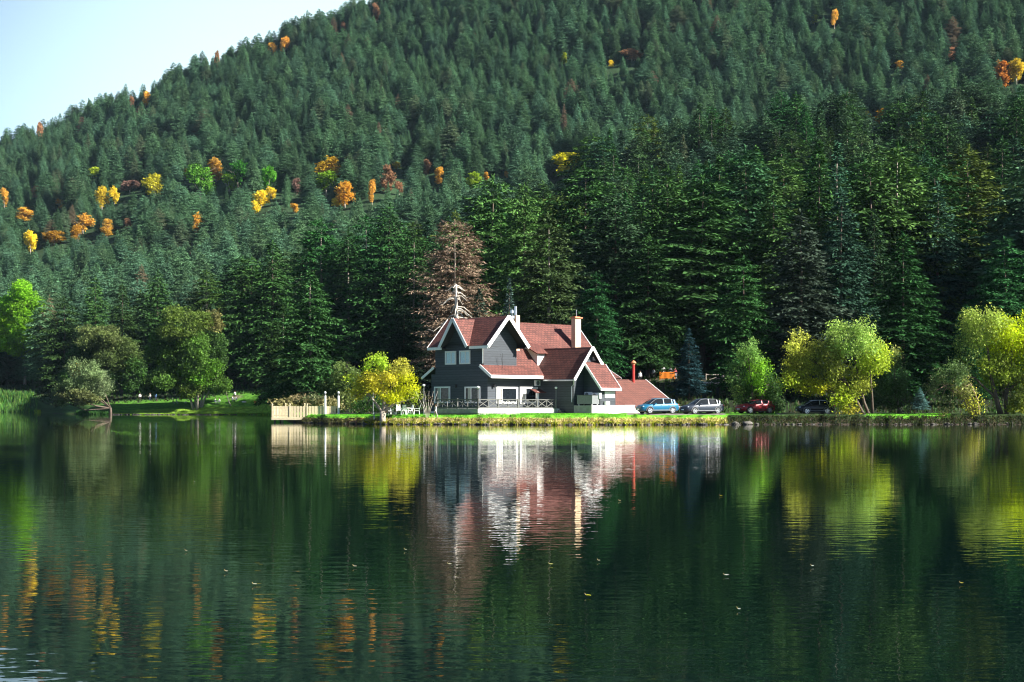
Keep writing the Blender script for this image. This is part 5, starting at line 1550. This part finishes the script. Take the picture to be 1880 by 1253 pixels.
def fence_run(p0, p1, name='picket_panel'):
    a, b = Vector(p0), Vector(p1); L_ = (b - a).length; dd = (b - a).normalized(); mb = MB()
    k = 0.0
    i = 0
    while k < L_ - .3:
        q = a + dd * (k + .17)
        up_ = random.uniform(-.015, .015)
        mb.beam(q + Vector((0, 0, jz + .02)), q + Vector((0, 0, jz + fh + up_)),   .026, .27, dd) if abs(dd.x) < .5 else mb.beam(q + Vector((0, 0, jz + .02)), q + Vector((0, 0, jz + fh + up_)),   .026, .27, (1, 0, 0))
        k += .345; i += 1
    mb.beam(a + Vector((0, .05, jz + .25)), b + Vector((0, .05, jz + .25)), .04, .09); mb.beam(a + Vector((0, .05, jz + fh - .2)), b + Vector((0, .05, jz + fh - .2)), .04, .09)
    return mb.build(name, M['timber'], jet)
fence_run((0, 0, 0), (Wj, 0, 0)); fence_run((0, 0, 0), (0, 5.2, 0)); fence_run((0, 5.2, 0), (Wj * .8, 5.2, 0))
for u in (500, 532, 564, 596, 621):
    x = (u - 499) / F * Yj
    mb = MB(); mb.box(x - .07, x + .07, -.06, .08, jz - .25, jz + fh + .14); mb.ball((x, .01, jz + fh + .2), .1, 8); mb.build('post', M['timber'], jet)
for u in (512, 548, 584):
    x = (u - 499) / F * Yj
    mb = MB(); mb.box(x - .07, x + .07, 5.2, 5.34, jz, jz + fh + .16); mb.ball((x, 5.27, jz + fh + .24), .1, 8); mb.build('post', M['timber'], jet)
for u, lab in ((597, 'white jetty lamp post, left one of the pair'), (621.5, 'white jetty lamp post, right one at the fence end')):
    x = (u - 940) / F * (Yj - .2)
    t = empty('lamp_post', (x, Yj - .22, 0), 0, lab, 'lamp post', 'white lamp posts on the jetty')
    z1 = H_CAM + (HOR - 727) / F * Yj
    mb = MB(); mb.lathe((0, 0, 0), [(.12, jz - .3), (.12, z1)], 12); mb.build('pole', M['white'], t)
    mb = MB(); mb.lathe((0, 0, z1), [(.06, 0), (.06, .2), (.14, .22), (.14, .26)], 10); mb.build('collar', M['greypaint'], t)
    mb = MB(); mb.ball((0, 0, z1 + .36), .13, 10); mb.build('globe', M['plastic'], t, True)

# ---------------------------------------------------------------- up the slope: orange railing, log fence, bench
b = at(1211, 229.5); e = at(1240, 229.5); zf = max(b.z, e.z)
t = empty('orange_railing', (b.x, b.y, zf), 0, 'bright orange slatted railing on a platform up the shaded slope', 'railing')
Wd = e.x - b.x
mb = MB(); mb.box(0, Wd, 0, 2.4, -.1, .06); mb.build('platform', M['timber'], t)
mb = MB(); mb.box(0, Wd, -.06, -.02, 1.0, 1.08); mb.box(0, Wd, -.06, -.02, .18, .26); mb.build('rail', M['orange'], t)
mb = MB()
for k in range(13): mb.box(Wd * k / 13, Wd * k / 13 + .12, -.1, -.065, .12, 1.0)
mb.build('slats', M['orange'], t)
for x in (.05, Wd - .1):
    mb = MB(); mb.box(x - .06, x + .06, -.02, .1, -1.0, 1.15); mb.build('post', M['orange'], t)
b = at(1296, 226); e = at(1360, 226)
t = empty('log_fence', (b.x, b.y, b.z), 0, 'rough log rail fence on the shaded slope above the cars', 'fence')
Wd = e.x - b.x
mb = MB(); mb.tube([(0, 0, 1.0), (Wd * .5, .05, .95), (Wd, 0, .85)], [.08, .07, .06], 7); mb.build('rail', M['bark_pale'], t)
mb = MB(); mb.tube([(0, .05, .1), (Wd * .3, .0, .6)], [.06, .05], 7); mb.build('brace', M['bark_pale'], t)
for k in range(3):
    mb = MB(); mb.tube([(Wd * k / 2, 0, -.6), (Wd * k / 2, 0, 1.15)], [.09, .07], 7); mb.build('post', M['bark_pale'], t)
b = at(1272, 221); t = empty('fallen_log', b, .02, 'pale fallen log lying on the slope behind the blue spruce', 'log')
mb = MB(); mb.tube([(0, 0, .2), (2.5, 0, .25), (5.2, .1, .2)], [.26, .22, .16], 10); mb.build('trunk', M['deadwood'], t, True)
rr = random.Random(9)
mb = MB()
for k in range(5): mb.tube([(1 + k * .8, 0, .3), (1.1 + k * .8, rr.uniform(-.3, .3), .75)], [.05, .02], 5)
mb.build('branch_stubs', M['deadwood'], t)

# ---------------------------------------------------------------- shore growth, stones, leaves on the water
def blades(name, pts3, h, w, cols, label, lean=.25, cat='grass'):
    """one object of many grass blades; pts3 (n,3)"""
    r = np.random.default_rng(len(name))
    n = len(pts3); hh = h * r.uniform(.5, 1.25, n)
    a = r.uniform(0, 6.28, n); dx, dy = np.cos(a), np.sin(a)
    ln = hh * lean * r.uniform(-1, 1, n); b = r.uniform(0, 6.28, n)
    base = pts3
    wv = np.stack([dx, dy, np.zeros(n)], 1) * (w * r.uniform(.6, 1.3, n))[:, None]
    mid = base + np.stack([np.cos(b) * ln * .4, np.sin(b) * ln * .4, hh * .6], 1)
    tip = base + np.stack([np.cos(b) * ln * 1.4, np.sin(b) * ln * 1.4, hh * r.uniform(.8, 1.0, n)], 1)
    V = np.stack([base - wv, base + wv, mid + wv * .7, tip, mid - wv * .7], 1).reshape(-1, 3)
    Fc = np.arange(5 * n).reshape(-1, 5)
    c = np.array(cols)[r.integers(0, len(cols), n)] * r.uniform(.75, 1.25, (n, 1))
    o = obj(name, np_mesh(name, V, Fc, M['leaves'], col=c))
    return tag(o, label, cat, kind='stuff')

def scatter(n, u0, u1, t0, t1, clump=0, seed=1):
    r = np.random.default_rng(seed)
    u = r.uniform(u0, u1, n); t = t0 + (t1 - t0) * r.random(n) ** .8
    if clump:
        keep = (np.sin(u * .37 + 1) * np.sin(u * .13) + np.sin(u * .9) * .4 + r.normal(size=n) * .35) > clump
        u, t = u[keep], t[keep]
    Y = shore(u) + t
    return np.stack([(u - 940) / F * Y, Y, ground_z(u, Y) - .03], 1)
dryc = [(.50, .44, .20), (.56, .50, .26), (.42, .40, .10), (.36, .38, .05), (.30, .22, .10)]
blades('dry_bank_grass', scatter(15000, 640, 1335, .15, 1.9), .30, .035, dryc, 'dry yellow grass fringe along the bank below the lodge', .6)
blades('bank_weeds', scatter(9000, 660, 1330, .05, .8, .25, 3), .38, .05, [(.42, .48, .02), (.30, .40, .02), (.50, .46, .03), (.10, .16, .03)], 'yellow-green weeds hanging over the waterline', .9)
blades('lawn_grass', scatter(26000, 560, 1140, 1.8, 12, 0, 4), .09, .03, [(.10, .34, .02), (.13, .40, .02), (.16, .36, .03)], 'short bright green lawn between the jetty and the lodge', .6)
blades('lawn_grass', scatter(6000, 1590, 1745, 1.6, 8, 0, 5), .10, .03, [(.08, .28, .02), (.11, .34, .02), (.14, .30, .03)], 'green grass between the black car and the right edge', .6)
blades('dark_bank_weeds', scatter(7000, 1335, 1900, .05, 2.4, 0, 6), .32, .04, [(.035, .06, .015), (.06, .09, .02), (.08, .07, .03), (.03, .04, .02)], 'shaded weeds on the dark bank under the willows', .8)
blades('dark_bank_weeds', scatter(3500, 508, 640, .05, 1.8, 0, 7), .28, .04, [(.10, .12, .03), (.16, .15, .05), (.07, .07, .04)], 'brown-green weeds on the bank right of the jetty', .8)
blades('far_lawn_grass', scatter(9000, 200, 505, .1, 2.2, 0, 8), .28, .08, [(.10, .28, .02), (.16, .34, .02), (.30, .38, .03)], 'bright grass along the far shore of the picnic lawn', .6)
blades('reed_bed', scatter(12000, -250, 68, -3, 14, 0, 9), 1.7, .07, [(.05, .16, .03), (.08, .22, .03), (.06, .12, .05), (.16, .26, .05)], 'green reed bed at the far left of the lake', .22, 'reeds')
blades('reeds', scatter(2600, 140, 200, -.6, 3, 0, 10), .8, .06, [(.04, .14, .03), (.06, .18, .03)], 'dark green reeds at the foot of the silvery willow', .22, 'reeds')
blades('reeds', scatter(500, 64, 74, -1, 3, 0, 12), 1.1, .06, [(.40, .44, .02), (.20, .34, .03)], 'small yellow-green tuft at the right end of the reed bed', .4, 'reeds')

def stones(name, specs, mt, label):
    mb = MB(); r = random.Random(3)
    for (x, y, z, s) in specs:
        b = len(mb.v); mb.ball((x, y, z), s, 7, r.uniform(.8, 1.5), r.uniform(.7, 1.1), r.uniform(.45, .75))
        for i in range(b, len(mb.v)):
            v = mb.v[i]; k = 1 + .16 * math.sin(v[0] * 23 + v[2] * 31) ; mb.v[i] = (x + (v[0] - x) * k, y + (v[1] - y) * k, z + (v[2] - z) * k)
    return tag(mb.build(name, mt), label, 'stones', kind='stuff')
sp = []
for k in range(420):
    u = random.uniform(515, 1890); Y = float(shore(u)) + random.uniform(-.25, .35)
    if random.random() < (.45 if 640 < u < 1320 else .72): continue
    sp.append(((u - 940) / F * Y, Y, random.uniform(-.02, .10), random.uniform(.08, .24)))
for k in range(120):
    u = random.uniform(200, 400); Y = float(shore(u)) + random.uniform(-.4, .3)
    sp.append(((u - 940) / F * Y, Y, .05, random.uniform(.1, .3)))
stones('shore_stones', sp, mat('grey_stone', (.065, .06, .05), .85, .35, 4, .5), 'loose grey stones along the waterline')
for u, Y, s, lab in ((1333, 158.7, .30, 'pale rounded boulder at the waterline right of the grey car'), (1372, 159.4, .4, 'flat pale boulder on the bank below the red car'), (1350, 159.2, .3, 'small boulder between the two pale ones below the red car')):
    t = empty('boulder', at(u, Y), 0, lab, 'boulder'); mb = MB(); mb.ball((0, 0, .12), s, 12, 1.3, .8, .6)
    for i, v in enumerate(mb.v):
        k = 1 + .12 * math.sin(v[0] * 9 + v[2] * 11 + u) + .07 * math.sin(v[1] * 17 + v[0] * 13); mb.v[i] = (v[0] * k, v[1] * k, .12 + (v[2] - .12) * k)
    mb.build('rock', mat('pale_stone', (.13, .12, .105), .85, .3, 4, .5), t, True)

LEAFS = [(357, 886, .10, WHT, 'small white leaf alone on the water at upper left'), (342, 1014, .10, (.6, .56, .4), 'pair-like pale leaf on the water left of centre'), (416, 1052, .10, (.7, .68, .5), 'pale leaf on the water right of the pair-like one'),
         (468, 1076, .13, (.7, .68, .5), 'pale leaf beside a dark twig on the water'), (652, 1043, .12, (.62, .6, .45), 'pale curled leaf floating left of the white reflection'), (745, 1012, .10, (.6, .62, .4), 'tiny pale leaf floating above the curled one'),
         (826, 1039, .13, (.6, .6, .42), 'pale leaf floating under the left gable reflection'), (1012, 1039, .14, (.6, .62, .2), 'yellowish leaf floating right of the white reflection'), (1080, 1097, .17, (.66, .68, .03), 'big yellow leaf floating right of centre'),
         (1138, 921, .14, (.7, .6, .3), 'tan leaf floating below the chimney reflection'), (1324, 912, .16, (.7, .68, .02), 'bright yellow leaf on the water right of centre'), (1334, 1059, .16, (.7, .7, .6), 'curled whitish leaf floating below the bright yellow one'),
         (1492, 1042, .11, (.75, .75, .7), 'small white leaf floating at right'), (1357, 1122, .09, (.78, .78, .72), 'small white leaf, lowest at right'), (1766, 1074, .11, (.55, .5, .05), 'small yellow leaf floating at the far right'),
         (1100, 1032, .10, (.6, .58, .4), 'little pale leaf between the chimney reflection and the big yellow leaf')]
for u, p, s, c, lab in LEAFS:
    Y = H_CAM * F / (p - HOR); x = (u - 940) / F * Y; s *= .17; c = tuple(v * .75 for v in c)
    t = empty('floating_leaf', (x, Y, .012), random.uniform(-.5, .5), lab, 'leaf', 'leaves floating on the lake')
    mb = MB(); n = 10
    out = [(s * math.cos(a) * (1 + .15 * math.cos(3 * a)), s * .5 * math.sin(a), .012 + s * .10 * abs(math.sin(a)) * (1 if math.sin(a) > 0 else .4)) for a in [6.2832 * k / n for k in range(n)]]
    vs = [(0, 0, .006)] + out
    mb.poly(vs + [(a, b, c_ - .004) for a, b, c_ in vs], [(0, 1 + k, 1 + (k + 1) % n) for k in range(n)] + [(n + 1, n + 2 + (k + 1) % n, n + 2 + k) for k in range(n)])
    mb.build('blade', cloth(c), t, True)
    mb = MB(); mb.tube([(-s, 0, .01), (-s * 1.5, s * .1, .03)], [.004, .003], 5); mb.build('stalk', cloth((.3, .25, .1)), t)

blades('undergrowth', scatter(30000, 1140, 2100, 13, 80, .1, 21), .5, .12, [(.03, .07, .015), (.04, .09, .02), (.05, .05, .02)], 'dark undergrowth on the shaded slope above the cars', .6, 'undergrowth')
blades('undergrowth', scatter(16000, 520, 1140, 26, 75, .1, 22), .5, .12, [(.03, .07, .015), (.04, .08, .02), (.06, .05, .02)], 'dark undergrowth at the forest foot behind the lodge', .6, 'undergrowth')
blades('undergrowth', scatter(26000, -200, 520, 14, 95, .1, 23), .6, .16, [(.03, .07, .015), (.04, .10, .02), (.05, .05, .02)], 'dark undergrowth behind the picnic lawn and the reeds', .6, 'undergrowth')

# ---------------------------------------------------------------- the air between here and the mountain
m = bpy.data.materials.new('haze'); m.use_nodes = True
nt = m.node_tree; nt.nodes.clear()
pv = nt.nodes.new('ShaderNodeVolumePrincipled')
pv.inputs['Color'].default_value = (.55, .80, 1.0, 1)
pv.inputs['Density'].default_value = 0.000022
pv.inputs['Anisotropy'].default_value = 0.0
om = nt.nodes.new('ShaderNodeOutputMaterial')
nt.links.new(pv.outputs[0], om.inputs['Volume'])
mb = MB(); mb.box(-1560, 1560, -330, 2460, -3.2, 760)
tag(mb.build('haze', m), 'thin blue haze in the air over the lake and the mountain', kind='stuff')
